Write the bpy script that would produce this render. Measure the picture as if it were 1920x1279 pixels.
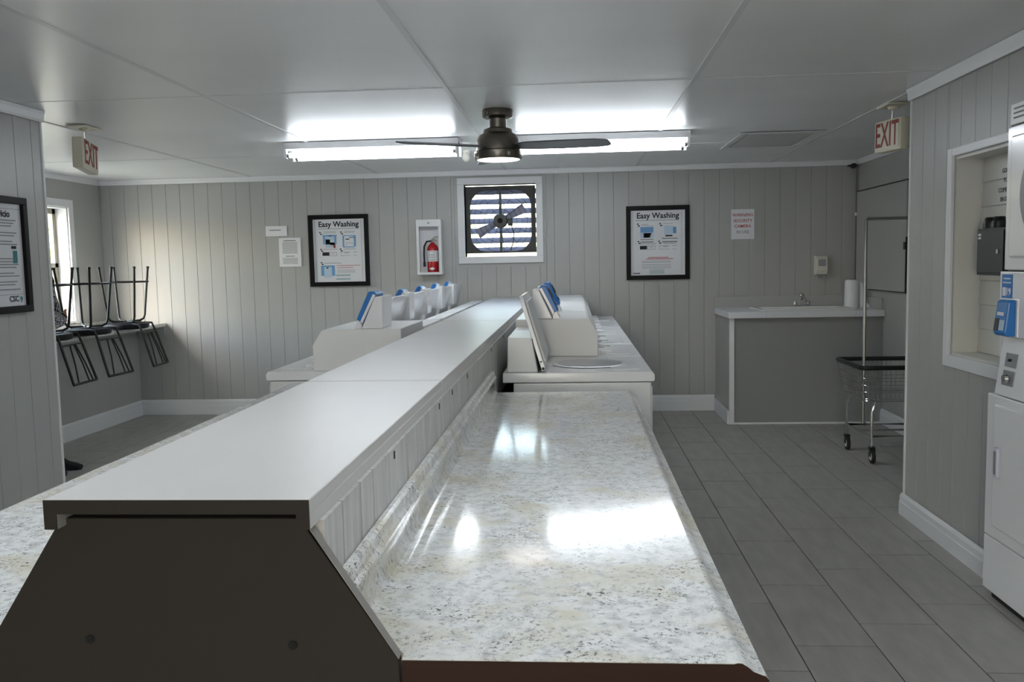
import bpy, bmesh, math, random
from mathutils import Vector, Matrix
random.seed(7)
for o in list(bpy.data.objects): bpy.data.objects.remove(o)
SC = bpy.context.scene
COL = SC.collection
PI = math.pi

# ------------------------------------------------------------------ camera
H = 1.46
F = 1632.0
cd = bpy.data.cameras.new('camera'); cam = bpy.data.objects.new('camera', cd); COL.objects.link(cam)
cd.sensor_width = 36.0; cd.lens = F * 36.0 / 1920.0; cd.clip_start = 0.02; cd.clip_end = 300
vx, vy, sl = 1075.0, 490.0, -0.0205
dy = Vector(((vx-960)/F, (vy-639.5)/F, 1)).normalized()
q = Vector(((vx+1000-960)/F, (vy+1000*sl-639.5)/F, 1)).normalized()
down = dy.cross(q).normalized()
if down.y < 0: down = -down
dx = down.cross(dy).normalized()
if dx.x < 0: dx = -dx
up = -down
# rows of M = world axes expressed in image axes (x right, y down, z forward)
cx = Vector((dx.x, dy.x, up.x)); cyd = Vector((dx.y, dy.y, up.y)); cz = Vector((dx.z, dy.z, up.z))
m = Matrix((cx, -cyd, -cz)).transposed()      # columns: camera x, y(up), z(back) in world
cam.matrix_world = Matrix.Translation((0, 0, H)) @ m.to_4x4()
SC.camera = cam
SC.view_settings.view_transform = 'Standard'
SC.view_settings.look = 'None'
SC.view_settings.gamma = 1.0
SC.view_settings.use_curve_mapping = False
SC.view_settings.exposure = 0.83

# ------------------------------------------------------------------ world
W = bpy.data.worlds.new('sky'); SC.world = W; W.use_nodes = True
nt = W.node_tree; nt.nodes.clear()
sk = nt.nodes.new('ShaderNodeTexSky'); sk.sky_type = 'NISHITA'; sk.sun_disc = False
sk.sun_elevation = math.radians(48); sk.sun_rotation = math.radians(200); sk.air_density = 1.6; sk.dust_density = 3
bg = nt.nodes.new('ShaderNodeBackground'); bg.inputs[1].default_value = 1.3
ou = nt.nodes.new('ShaderNodeOutputWorld')
nt.links.new(sk.outputs[0], bg.inputs[0]); nt.links.new(bg.outputs[0], ou.inputs[0])
TUBE_POWER = 12
def area(name, loc, rot, sx, sy, power, col):
    l = bpy.data.lights.new(name, 'AREA'); l.shape = 'RECTANGLE'; l.size = sx; l.size_y = sy; l.energy = power; l.color = col
    o = bpy.data.objects.new(name, l); COL.objects.link(o); o.location = loc; o.rotation_euler = rot; return o
# daylight lamps just outside the panes; the door one is added front fill
area('door_fill', (-.525, -3.10, 1.15), (PI/2, 0, 0), .7, 1.7, 18, (.94, .97, 1.0))
area('daylight_alcove', (-4.90, 7.30, 1.53), (PI/2, 0, -PI/2), 1.0, 1.0, 5, (1.0, .97, .97))

# ------------------------------------------------------------------ materials
def lin(c):
    r = []
    for v in c:
        v /= 255.0
        r.append(v/12.92 if v <= 0.04045 else ((v+0.055)/1.055)**2.4)
    return (*r, 1.0)
MATS = {}
def mat(name, rgb, rough=0.5, metal=0.0, spec=0.5, var=0.0, vscale=4.0, bump=0.0, bscale=40.0, stretch=(1, 1, 1),
        emit=None, estr=0.0, coat=0.0, alpha=None):
    if name in MATS: return MATS[name]
    M = bpy.data.materials.new(name); M.use_nodes = True; MATS[name] = M
    t = M.node_tree; b = t.nodes['Principled BSDF']
    c = lin(rgb)
    b.inputs['Base Color'].default_value = c
    b.inputs['Roughness'].default_value = rough
    b.inputs['Metallic'].default_value = metal
    b.inputs['Specular IOR Level'].default_value = spec
    if coat: b.inputs['Coat Weight'].default_value = coat; b.inputs['Coat Roughness'].default_value = 0.08
    if emit: b.inputs['Emission Color'].default_value = lin(emit); b.inputs['Emission Strength'].default_value = estr
    if var or bump:
        g = t.nodes.new('ShaderNodeNewGeometry')
        mp = t.nodes.new('ShaderNodeMapping'); mp.inputs['Scale'].default_value = stretch
        t.links.new(g.outputs['Position'], mp.inputs[0])
    if var:
        n = t.nodes.new('ShaderNodeTexNoise'); n.inputs['Scale'].default_value = vscale; n.inputs['Detail'].default_value = 4
        t.links.new(mp.outputs[0], n.inputs[0])
        r = t.nodes.new('ShaderNodeValToRGB')
        r.color_ramp.elements[0].position = .3; r.color_ramp.elements[1].position = .7
        r.color_ramp.elements[0].color = tuple(max(0, v*(1-var)) for v in c[:3]) + (1,)
        r.color_ramp.elements[1].color = tuple(min(1, v*(1+var)) for v in c[:3]) + (1,)
        t.links.new(n.outputs[0], r.inputs[0]); t.links.new(r.outputs[0], b.inputs['Base Color'])
    if bump:
        n2 = t.nodes.new('ShaderNodeTexNoise'); n2.inputs['Scale'].default_value = bscale; n2.inputs['Detail'].default_value = 3
        t.links.new(mp.outputs[0], n2.inputs[0])
        bp = t.nodes.new('ShaderNodeBump'); bp.inputs['Strength'].default_value = bump; bp.inputs['Distance'].default_value = 0.01
        t.links.new(n2.outputs[0], bp.inputs['Height']); t.links.new(bp.outputs[0], b.inputs['Normal'])
    return M
wallM = mat('wall_paint', (178, 178, 175), .38, var=.04, vscale=1.5, bump=.12, bscale=14, stretch=(1, 1, .25))
ceilM = mat('ceiling_paint', (240, 241, 241), .30, var=.03, vscale=2, bump=.16, bscale=7, stretch=(.35, 1, 1))
trimM = mat('white_trim', (232, 233, 234), .35)
battM = mat('batten_white', (226, 227, 227), .35)
floorM = mat('floor_tile', (166, 164, 159), .42, var=.10, vscale=6, stretch=(3, .7, 1), bump=.08, bscale=20)
groutM = mat('grout', (58, 57, 55), .8)
applM = mat('appliance_enamel', (244, 245, 247), .22, coat=.2)
applG = mat('appliance_side', (240, 240, 239), .35)
lidM = mat('greige_laminate', (206, 203, 200), .33, var=.02, vscale=3, bump=.05, bscale=300)
endM = mat('dark_taupe_laminate', (50, 46, 42), .6, spec=.2, var=.03, vscale=2)
brownM = mat('brown_edge_band', (52, 31, 23), .55, spec=.2, var=.15, vscale=8, stretch=(.3, 1, 4))
blackM = mat('black_plastic', (24, 24, 26), .4)
blackF = mat('black_frame_wood', (16, 15, 16), .5, spec=.2)
darkM = mat('dark_void', (10, 10, 10), .8)
blueM = mat('blue_plastic', (38, 120, 196), .3)
dblueM = mat('deep_blue_plastic', (28, 88, 160), .3)
chromeM = mat('chrome', (205, 205, 205), .15, metal=1)
nickelM = mat('brushed_nickel', (120, 114, 106), .3, metal=1, bump=.05, bscale=80, stretch=(1, 1, 8))
bladeM = mat('blade_grey', (96, 100, 106), .4)
chairM = mat('black_metal', (40, 38, 38), .5)
seatM = mat('black_vinyl', (26, 26, 29), .55, spec=.3)
paperM = mat('paper_white', (232, 233, 235), .6)
inkM = mat('black_ink', (30, 30, 34), .7)
ginkM = mat('grey_ink', (150, 152, 156), .7)
rinkM = mat('red_ink', (190, 90, 90), .7)
bluinkM = mat('blue_ink', (120, 170, 215), .7)
lbluM = mat('pale_blue_ink', (196, 216, 232), .7)
dinkM = mat('navy_ink', (50, 60, 110), .7)
exitW = mat('exit_housing', (222, 216, 196), .5)
exitR = mat('exit_red', (140, 40, 34), .5)
redM = mat('extinguisher_red', (190, 20, 28), .25)
greenM = mat('label_green', (70, 130, 80), .6)
tealM = mat('teal_ink', (40, 130, 140), .6)
rubM = mat('dark_rubber', (30, 30, 30), .6)
greyP = mat('grey_plastic', (150, 152, 155), .4)
motorM = mat('motor_grey', (86, 84, 80), .5)
slatM = mat('louver_aluminium', (150, 152, 172), .5)
whiteP = mat('cream_plastic', (224, 222, 210), .4)
sinkM = mat('sink_porcelain', (226, 226, 222), .25)
laminW = mat('white_laminate', (222, 224, 228), .3)
tubeM = mat('fluorescent_tube', (255, 255, 255), .5, emit=(240, 248, 255), estr=TUBE_POWER)
lampM = mat('fan_lamp_lens', (255, 255, 255), .5, emit=(255, 244, 232), estr=2)
skinM = mat('skin', (170, 120, 96), .5)
jeansM = mat('dark_trousers', (24, 22, 26), .8)
hairM = mat('dark_hair', (38, 28, 24), .6)
shoeM = mat('black_shoe', (14, 14, 15), .7)
grassM = mat('lawn', (118, 124, 104), .9, var=.3, vscale=3)
leafM = mat('leaf_green', (176, 190, 120), .7, var=.35, vscale=5)
barkM = mat('bark', (90, 76, 62), .9, var=.2)
tweedM = mat('tweed', (120, 120, 122), .9)
def tweed():
    t = tweedM.node_tree; b = t.nodes['Principled BSDF']
    g = t.nodes.new('ShaderNodeNewGeometry'); n = t.nodes.new('ShaderNodeTexNoise'); n.inputs['Scale'].default_value = 110
    r = t.nodes.new('ShaderNodeValToRGB'); r.color_ramp.elements[0].position = .46; r.color_ramp.elements[1].position = .56
    r.color_ramp.elements[0].color = lin((30, 30, 32)); r.color_ramp.elements[1].color = lin((200, 200, 202))
    t.links.new(g.outputs['Position'], n.inputs[0]); t.links.new(n.outputs[0], r.inputs[0]); t.links.new(r.outputs[0], b.inputs['Base Color'])
tweed()
def glassmat():
    M = bpy.data.materials.new('clear_glass'); M.use_nodes = True; t = M.node_tree; t.nodes.clear()
    o = t.nodes.new('ShaderNodeOutputMaterial'); a = t.nodes.new('ShaderNodeBsdfTransparent'); g = t.nodes.new('ShaderNodeBsdfGlossy')
    g.inputs['Roughness'].default_value = .03
    fr = t.nodes.new('ShaderNodeFresnel'); fr.inputs[0].default_value = 1.3
    m = t.nodes.new('ShaderNodeMixShader')
    gm = t.nodes.new('ShaderNodeNewGeometry'); iv = t.nodes.new('ShaderNodeMath'); iv.operation = 'SUBTRACT'; iv.inputs[0].default_value = 1
    t.links.new(gm.outputs['Backfacing'], iv.inputs[1]); mu = t.nodes.new('ShaderNodeMath'); mu.operation = 'MULTIPLY'
    t.links.new(iv.outputs[0], mu.inputs[0]); t.links.new(fr.outputs[0], mu.inputs[1]); t.links.new(mu.outputs[0], m.inputs[0]); t.links.new(a.outputs[0], m.inputs[1]); t.links.new(g.outputs[0], m.inputs[2]); t.links.new(m.outputs[0], o.inputs[0])
    return M
glassM = glassmat()
def granite():
    M = bpy.data.materials.new('granite_laminate'); M.use_nodes = True; t = M.node_tree; b = t.nodes['Principled BSDF']
    L = t.links.new
    g = t.nodes.new('ShaderNodeNewGeometry')
    mp = t.nodes.new('ShaderNodeMapping'); mp.inputs['Scale'].default_value = (1, 1.1, 1); mp.inputs['Rotation'].default_value = (0, 0, .15)
    L(g.outputs['Position'], mp.inputs[0])
    def noise(s, d, dist=0, rough=.6):
        n = t.nodes.new('ShaderNodeTexNoise'); n.inputs['Scale'].default_value = s; n.inputs['Detail'].default_value = d
        n.inputs['Distortion'].default_value = dist; n.inputs['Roughness'].default_value = rough
        L(mp.outputs[0], n.inputs[0]); return n
    def ramp(n, p0, p1, c0, c1):
        r = t.nodes.new('ShaderNodeValToRGB'); r.color_ramp.elements[0].position = p0; r.color_ramp.elements[1].position = p1
        r.color_ramp.elements[0].color = c0; r.color_ramp.elements[1].color = c1; L(n.outputs[0], r.inputs[0]); return r
    def mix(f, a, bb):
        m = t.nodes.new('ShaderNodeMix'); m.data_type = 'RGBA'; L(f, m.inputs[0])
        L(a, m.inputs[6]) if not isinstance(a, tuple) else setattr(m.inputs[6], 'default_value', a)
        L(bb, m.inputs[7]) if not isinstance(bb, tuple) else setattr(m.inputs[7], 'default_value', bb)
        return m.outputs[2]
    K = (0, 0, 0, 1); Wt = (1, 1, 1, 1)
    base = ramp(noise(34, 5, .1), .33, .55, lin((204, 205, 204)), lin((238, 238, 236)))
    beige = ramp(noise(6, 6, .2), .50, .66, K, (.85, .85, .85, 1))
    c = mix(beige.outputs[0], base.outputs[0], lin((218, 212, 192)))
    grey = ramp(noise(70, 6, .3, .75), .56, .64, K, (.75, .75, .75, 1))
    c = mix(grey.outputs[0], c, lin((150, 151, 150)))
    zone = ramp(noise(9, 4, .2), .45, .60, K, Wt)
    fl = ramp(noise(110, 5, .3, .8), .55, .60, K, Wt)
    mm = t.nodes.new('ShaderNodeMath'); mm.operation = 'MULTIPLY'; L(zone.outputs[0], mm.inputs[0]); L(fl.outputs[0], mm.inputs[1])
    c = mix(mm.outputs[0], c, lin((72, 72, 76)))
    L(c, b.inputs['Base Color'])
    b.inputs['Roughness'].default_value = .09
    bp = t.nodes.new('ShaderNodeBump'); bp.inputs['Strength'].default_value = .008; bp.inputs['Distance'].default_value = .01
    n = noise(60, 2); L(n.outputs[0], bp.inputs['Height']); L(bp.outputs[0], b.inputs['Normal'])
    return M
granM = granite()
def whitewash():
    M = bpy.data.materials.new('whitewashed_board'); M.use_nodes = True; t = M.node_tree; b = t.nodes['Principled BSDF']; L = t.links.new
    g = t.nodes.new('ShaderNodeNewGeometry'); mp = t.nodes.new('ShaderNodeMapping'); mp.inputs['Scale'].default_value = (1, 12, .8)
    L(g.outputs['Position'], mp.inputs[0])
    n = t.nodes.new('ShaderNodeTexNoise'); n.inputs['Scale'].default_value = 4; n.inputs['Detail'].default_value = 5; L(mp.outputs[0], n.inputs[0])
    r = t.nodes.new('ShaderNodeValToRGB'); r.color_ramp.elements[0].position = .3; r.color_ramp.elements[1].position = .7
    r.color_ramp.elements[0].color = lin((188, 187, 184)); r.color_ramp.elements[1].color = lin((216, 216, 214))
    L(n.outputs[0], r.inputs[0]); L(r.outputs[0], b.inputs['Base Color']); b.inputs['Roughness'].default_value = .45
    return M
washM = whitewash()

# ------------------------------------------------------------------ builders
def link(o): COL.objects.link(o); return o
def tag(o, label=None, cat=None, group=None, kind=None):
    if label: o['label'] = label
    if cat: o['category'] = cat
    if group: o['group'] = group
    if kind: o['kind'] = kind
    return o
def thing(name, loc, label, cat, group=None, rotz=0.0):
    o = link(bpy.data.objects.new(name, None)); o.location = loc; o.rotation_euler = (0, 0, rotz); o.empty_display_size = .1
    return tag(o, label, cat, group)
def origin(p):
    v = Vector((0, 0, 0))
    while p is not None:
        v += p.location; p = p.parent
    return v
class MB:
    """collects verts / faces in world coordinates, then links ONE mesh object"""
    def __init__(s): s.v = []; s.f = []; s.m = []
    def add(s, vs, fs, mi=0):
        b = len(s.v); s.v += [tuple(v) for v in vs]; s.f += [tuple(i+b for i in f) for f in fs]; s.m += [mi]*len(fs); return s
    def box(s, x0, x1, y0, y1, z0, z1, mi=0):
        return s.add([(x0,y0,z0),(x1,y0,z0),(x1,y1,z0),(x0,y1,z0),(x0,y0,z1),(x1,y0,z1),(x1,y1,z1),(x0,y1,z1)],
                     [(0,3,2,1),(4,5,6,7),(0,1,5,4),(1,2,6,5),(2,3,7,6),(3,0,4,7)], mi)
    def prism(s, poly, axis, a, b, mi=0):
        """poly 2D: axis 'y' -> (x,z); 'x' -> (y,z); 'z' -> (x,y)"""
        def P(p, t): return {'y': (p[0], t, p[1]), 'x': (t, p[0], p[1]), 'z': (p[0], p[1], t)}[axis]
        n = len(poly); vs = [P(p, a) for p in poly] + [P(p, b) for p in poly]
        fs = [tuple(range(n)), tuple(range(2*n-1, n-1, -1))] + [(i, i+n, (i+1) % n+n, (i+1) % n) for i in range(n)]
        return s.add(vs, fs, mi)
    def tube(s, pts, r, n=8, mi=0, closed=False, caps=True):
        pts = [Vector(p) for p in pts]; N = len(pts); b = len(s.v); rs = r if isinstance(r, (list, tuple)) else [r]*N
        d0 = None
        for i, p in enumerate(pts):
            if closed: d = (pts[(i+1) % N]-pts[i-1]).normalized()
            else: d = (pts[min(i+1, N-1)]-pts[max(i-1, 0)]).normalized()
            if d0 is None:
                a = Vector((0, 0, 1)) if abs(d.z) < .9 else Vector((1, 0, 0)); u = d.cross(a).normalized()
            else:
                u = (u - d*u.dot(d)).normalized()
            d0 = d; w = d.cross(u)
            for k in range(n):
                t = 2*PI*k/n; s.v.append(tuple(p+(u*math.cos(t)+w*math.sin(t))*rs[i]))
        M = N if closed else N-1
        for i in range(M):
            j = (i+1) % N
            for k in range(n):
                s.f.append((b+i*n+k, b+i*n+(k+1) % n, b+j*n+(k+1) % n, b+j*n+k)); s.m.append(mi)
        if caps and not closed:
            s.f.append(tuple(b+k for k in range(n))[::-1]); s.f.append(tuple(b+(N-1)*n+k for k in range(n))); s.m += [mi, mi]
        return s
    def lathe(s, prof, c, n=32, axis='z', mi=0):
        """prof list of (r, h) along axis from centre c"""
        b = len(s.v)
        for r, h in prof:
            for k in range(n):
                t = 2*PI*k/n; a, e = r*math.cos(t), r*math.sin(t)
                s.v.append({'z': (c[0]+a, c[1]+e, c[2]+h), 'y': (c[0]+a, c[1]+h, c[2]+e), 'x': (c[0]+h, c[1]+a, c[2]+e)}[axis])
        for i in range(len(prof)-1):
            for k in range(n):
                s.f.append((b+i*n+k, b+i*n+(k+1) % n, b+(i+1)*n+(k+1) % n, b+(i+1)*n+k)); s.m.append(mi)
        s.f.append(tuple(b+k for k in range(n))[::-1]); s.f.append(tuple(b+(len(prof)-1)*n+k for k in range(n))); s.m += [mi, mi]
        return s
    def ball(s, c, r, n=12, sc=(1, 1, 1), mi=0):
        b = len(s.v)
        for i in range(n+1):
            a = PI*i/n
            for k in range(2*n):
                t = PI*k/n
                s.v.append((c[0]+r*sc[0]*math.sin(a)*math.cos(t), c[1]+r*sc[1]*math.sin(a)*math.sin(t), c[2]+r*sc[2]*math.cos(a)))
        for i in range(n):
            for k in range(2*n):
                s.f.append((b+i*2*n+k, b+(i+1)*2*n+k, b+(i+1)*2*n+(k+1) % (2*n), b+i*2*n+(k+1) % (2*n))); s.m.append(mi)
        return s
    def obj(s, name, mats, parent=None, bevel=0.0, smooth=False, seg=2, org=None):
        if not isinstance(mats, (list, tuple)): mats = [mats]
        me = bpy.data.meshes.new(name)
        if parent is not None: O = origin(parent)
        elif org is not None: O = Vector(org)
        else:
            xs = [v[0] for v in s.v]; ys = [v[1] for v in s.v]; zs = [v[2] for v in s.v]
            O = Vector(((min(xs)+max(xs))/2, (min(ys)+max(ys))/2, min(zs)))
        me.from_pydata([tuple(Vector(v)-O) for v in s.v], [], s.f)
        for M in mats: me.materials.append(M)
        for p, mi in zip(me.polygons, s.m): p.material_index = mi
        bm = bmesh.new(); bm.from_mesh(me); bmesh.ops.recalc_face_normals(bm, faces=bm.faces); bm.to_mesh(me); bm.free()
        if smooth:
            for p in me.polygons: p.use_smooth = True
            try: me.set_sharp_from_angle(angle=math.radians(35))
            except Exception: pass
        o = link(bpy.data.objects.new(name, me))
        if parent is not None: o.parent = parent
        else: o.location = O
        if bevel:
            mo = o.modifiers.new('bevel', 'BEVEL'); mo.width = bevel; mo.segments = seg; mo.limit_method = 'ANGLE'; mo.angle_limit = math.radians(40)
        return o
def B(x0, x1, y0, y1, z0, z1): return MB().box(x0, x1, y0, y1, z0, z1)
def text_mesh(body, size, mats, name, parent, loc, rot, align='CENTER', bold=0.0, ext=0.0006, sx=1.0, spacing=1.0):
    """flat lettering; loc is in world coordinates"""
    c = bpy.data.curves.new('lettering', 'FONT'); c.body = body; c.size = size; c.align_x = align; c.align_y = 'CENTER'
    c.extrude = ext; c.offset = bold; c.resolution_u = 2; c.space_character = spacing
    t = bpy.data.objects.new('t', c); COL.objects.link(t)
    bpy.context.view_layer.update()
    me = bpy.data.meshes.new_from_object(t.evaluated_get(bpy.context.evaluated_depsgraph_get()))
    bpy.data.objects.remove(t)
    me.materials.clear(); me.materials.append(mats); me.name = name
    R = Matrix.Translation(Vector(loc)-origin(parent)) @ rot.to_4x4() @ Matrix.Diagonal((sx, 1, 1, 1))
    me.transform(R)
    o = link(bpy.data.objects.new(name, me)); o.parent = parent
    return o
# lettering facing: text x axis -> world, text y -> up
def face(xa):
    xa = Vector(xa).normalized(); ya = Vector((0, 0, 1)); za = xa.cross(ya)
    return Matrix((xa, ya, za)).transposed()
FRONT = face((1, 0, 0))       # faces -y (back wall things)
FACE_NX = face((0, -1, 0))    # faces -x (on the right wall)
FACE_PX = face((0, 1, 0))     # faces +x (on the left wall)
def copy_tree(o, parent=None):
    c = o.copy(); COL.objects.link(c)
    if parent is not None: c.parent = parent
    for ch in [k for k in o.children]: copy_tree(ch, c)
    return c

# ================================================================== STRUCTURE
YB = 8.44; CZ = 2.35; XL = -2.95; XR = 1.844; YN = -3.0
AL = -4.69; KX = -4.375; AR = 2.66; YL = 4.73; YR = 4.95

def struct(o): o['kind'] = 'structure'; return o
# ---- floor with individual tiles
floor = struct(B(-5.0, 3.0, YN-.15, YB+.15, -.08, -.004).obj('floor', groutM, org=(0, 0, 0)))
tile_cache = {}
def tile(x0, x1, y0, y1):
    key = (round(x1-x0, 3), round(y1-y0, 3))
    if key not in tile_cache:
        w, l = key; e = .0025
        mb = MB(); a, b_ = w/2, l/2
        mb.add([(-a,-b_,-.006),(a,-b_,-.006),(a,b_,-.006),(-a,b_,-.006),(-a,-b_,-.001),(a,-b_,-.001),(a,b_,-.001),(-a,b_,-.001),
                (-a+e,-b_+e,0),(a-e,-b_+e,0),(a-e,b_-e,0),(-a+e,b_-e,0)],
               [(0,1,5,4),(1,2,6,5),(2,3,7,6),(3,0,4,7),(4,5,9,8),(5,6,10,9),(6,7,11,10),(7,4,8,11),(8,9,10,11)])
        me = bpy.data.meshes.new('tile'); me.from_pydata(mb.v, [], mb.f); me.materials.append(floorM); tile_cache[key] = me
    o = link(bpy.data.objects.new('tile', tile_cache[key])); o.location = ((x0+x1)/2, (y0+y1)/2, 0); o.parent = floor
    return o
TW, TL = .3015, .617
ntile = 0
rest = MB()
def zones(cx_, cy_):
    if cy_ < 1.0: return False
    if cx_ > .15: return cx_ < 1.95 or cy_ > 5.0
    if cx_ < -1.3: return cx_ > -2.95 or cy_ > 4.6
    return False
for k in range(-18, 8):
    x0 = .817 + k*TW; x1 = x0+TW-.005
    ph = 3.235 + .207*k
    j0 = int(math.floor((YN-ph)/TL))
    for j in range(j0, j0+22):
        y0 = ph+j*TL; y1 = y0+TL-.006
        y0c, y1c = max(y0, YN), min(y1, YB); x0c, x1c = max(x0, AL), min(x1, AR)
        if y1c-y0c < .03 or x1c-x0c < .02: continue
        mx, my = (x0c+x1c)/2, (y0c+y1c)/2
        if (mx < XL-.15 and my < YL-.3) or (mx > XR+.3 and my < YR-.3 and not (my > 2.8 and mx < 2.6)): continue
        if zones(mx, my) and ntile < 290: tile(x0c, x1c, y0c, y1c); ntile += 1
        else: rest.box(x0c, x1c, y0c, y1c, -.005, 0)
ro = rest.obj('tile_field', floorM, parent=floor); ro['kind'] = 'stuff'

# ---- ceiling with individual panels
ceil = struct(B(-5.0, 3.0, YN-.15, YB+.15, CZ+.012, CZ+.09).obj('ceiling', mat('ceiling_back', (150, 150, 150), .8), org=(0, 0, CZ)))
SX = [-4.69, -3.13, -1.885, -.635, .612, 1.858, 2.66]
SY = [-3.0, -.42, 2.03, 4.48, 6.92, 8.44]
for i in range(len(SX)-1):
    for j in range(len(SY)-1):
        x0, x1, y0, y1 = SX[i]+.002, SX[i+1]-.002, SY[j]+.002, SY[j+1]-.002
        if i == 0 and y1 < 4.6: continue
        if i == len(SX)-2 and y1 < 2.5: continue
        B(x0, x1, y0, y1, CZ, CZ+.012).obj('ceiling_panel', ceilM, parent=ceil, bevel=.002, seg=1)
for x in SX[1:-1]:
    y0 = YN if XL < x < XR else (YL if x < 0 else YR)
    B(x-.013, x+.013, y0, YB-.03, CZ-.004, CZ+.001).obj('batten', battM, parent=ceil)
for y in SY[1:-1]:
    if y < 2: continue
    x0, x1 = (XL, XR) if y < 4.8 else (AL, AR)
    B(x0, x1, y-.006, y+.006, CZ-.0015, CZ+.001).obj('seam_strip', battM, parent=ceil)

# ---- board-clad walls
bcache = {}
def board(parent, axis, const, sgn, a0, a1, z0, z1, M=wallM, name='wall_board'):
    """thin board standing on plane axis=const, its face towards sgn"""
    w, h = round(a1-a0, 4), round(z1-z0, 4); key = (axis, sgn, w, h, M.name, name)
    if key not in bcache:
        a, d, e = w/2, .008, .0025
        # local: u along, v depth (0 back, d front)
        L = [(-a,0),(a,0),(a,d-e),(a-e,d),(-a+e,d),(-a,d-e)]
        if axis == 'y': poly = [(u, sgn*v) for u, v in L]
        else: poly = [(sgn*v, u) for u, v in L]
        mb = MB().prism(poly, 'z', 0, h)
        me = bpy.data.meshes.new(name); me.from_pydata(mb.v, [], mb.f); me.materials.append(M)
        bm = bmesh.new(); bm.from_mesh(me); bmesh.ops.recalc_face_normals(bm, faces=bm.faces); bm.to_mesh(me); bm.free()
        bcache[key] = me
    o = link(bpy.data.objects.new(name, bcache[key])); o.parent = parent
    c = (a0+a1)/2; back = const - sgn*.008
    o.location = Vector((c, back, z0) if axis == 'y' else (back, c, z0)) - parent.location
    return o
def clad(parent, axis, const, sgn, a0, a1, z0, z1, pitch, start, holes=(), M=wallM):
    br = {round(a0, 4), round(a1, 4)}
    k = math.ceil((a0-start)/pitch)
    while start+k*pitch < a1-.02:
        if start+k*pitch > a0+.02: br.add(round(start+k*pitch, 4))
        k += 1
    for h in holes: 
        for e in h[:2]:
            if a0 < e < a1: br.add(round(e, 4))
    br = sorted(br)
    for p, q2 in zip(br[:-1], br[1:]):
        if q2-p < .012: continue
        c = (p+q2)/2; segs = [(z0, z1)]
        for h in holes:
            if h[0] < c < h[1]:
                ns = []
                for s0, s1 in segs:
                    if h[2] > s0+.01: ns.append((s0, min(s1, h[2])))
                    if h[3] < s1-.01: ns.append((max(s0, h[3]), s1))
                segs = [t for t in ns if t[1]-t[0] > .01]
        for s0, s1 in segs: board(parent, axis, const, sgn, p+.0007, q2-.0007, s0, s1, M)

# back wall (with the opening of the exhaust fan)
FX0, FX1, FZ0, FZ1 = -1.042, -.350, 1.522, 2.213
wb = MB()
wy0, wy1 = YB+.008, YB+.13
wb.box(-5.0, FX0, wy0, wy1, 0, CZ).box(FX1, 3.0, wy0, wy1, 0, CZ).box(FX0, FX1, wy0, wy1, 0, FZ0).box(FX0, FX1, wy0, wy1, FZ1, CZ)
wall_back = struct(wb.obj('wall_back', wallM, org=(0, YB, 0)))
clad(wall_back, 'y', YB, -1, AL, AR, 0, CZ, .142, 1.243, holes=[(-1.14, -.255, 1.425, 2.31)])
# flat panel around the fan
MBp = MB().box(-1.14, FX0, YB-.004, YB+.008, 1.425, 2.30).box(FX1, -.255, YB-.004, YB+.008, 1.425, 2.30).box(FX0, FX1, YB-.004, YB+.008, 1.425, FZ0).box(FX0, FX1, YB-.004, YB+.008, FZ1, 2.30)
MBp.obj('filler_panel', wallM, parent=wall_back)
# left wall near
wall_left = struct(B(XL-.12, XL-.008, YN, YL-.002, 0, CZ).obj('wall_left', wallM, org=(XL, 0, 0)))
clad(wall_left, 'x', XL, 1, YN, YL, 0, CZ, .149, 4.646)
# left alcove
WY0, WY1, WZ0, WZ1 = 6.75, 7.86, 1.0, 2.055
wa = MB().box(AL-.16, AL, WY1, YB, 0, CZ).box(AL-.16, AL, YL, WY0, 0, CZ).box(AL-.16, AL, WY0, WY1, 0, WZ0).box(AL-.16, AL, WY0, WY1, WZ1, CZ)
wall_al = struct(wa.obj('wall_left_alcove', wallM, org=(AL, 6.5, 0)))
wall_kn = struct(B(AL, KX, YL+.1, YB-.008, 0, .885).obj('wall_low_left', wallM))
wall_an = struct(B(AL-.16, XL-.008, YL-.12, YL-.002, 0, CZ).obj('wall_left_return', wallM))
# trim of the left wall end
t1 = struct(B(XL-.03, XL+.008, YL-.002, YL+.012, 0, CZ-.06).obj('trim_1', trimM, bevel=.002))
# right wall near, with niche and dryer bay
NY0, NY1, NZ0, NZ1 = 3.80, 4.42, .962, 1.928
DY0, DY1 = 2.98, 3.76
x0, x1 = XR+.008, 2.0
wr = MB().box(x0, x1, NY1, YR-.002, 0, CZ).box(x0, x1, NY0, NY1, 0, NZ0).box(x0, x1, NY0, NY1, NZ1, CZ).box(x0, x1, DY1, NY0, 0, CZ)
wr.box(x0, x1, DY0, DY1, 2.08, CZ).box(x0, x1, YN, DY0, 0, CZ).box(2.0, 2.6, 3.78, 3.80, 0, CZ).box(2.0, 2.6, DY0-.06, DY0, 0, CZ).box(2.58, 2.62, DY0, 3.78, 0, CZ)
wall_right = struct(wr.obj('wall_right', wallM, org=(XR, 0, 0)))
clad(wall_right, 'x', XR, -1, YN, YR, 0, CZ, .149, 4.793, holes=[(3.765, 4.475, .905, 1.967), (DY0, DY1+.004, 0, 2.08)])
wall_ar = struct(B(AR, AR+.12, YR-.1, YB+.008, 0, CZ).obj('wall_right_alcove', wallM))
wall_rr = struct(B(2.0, AR, YR-.12, YR-.002, 0, CZ).obj('wall_right_return', wallM))
t2 = struct(B(XR-.008, XR+.03, YR-.002, YR+.012, .12, CZ-.06).obj('trim_2', trimM, bevel=.002))
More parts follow.
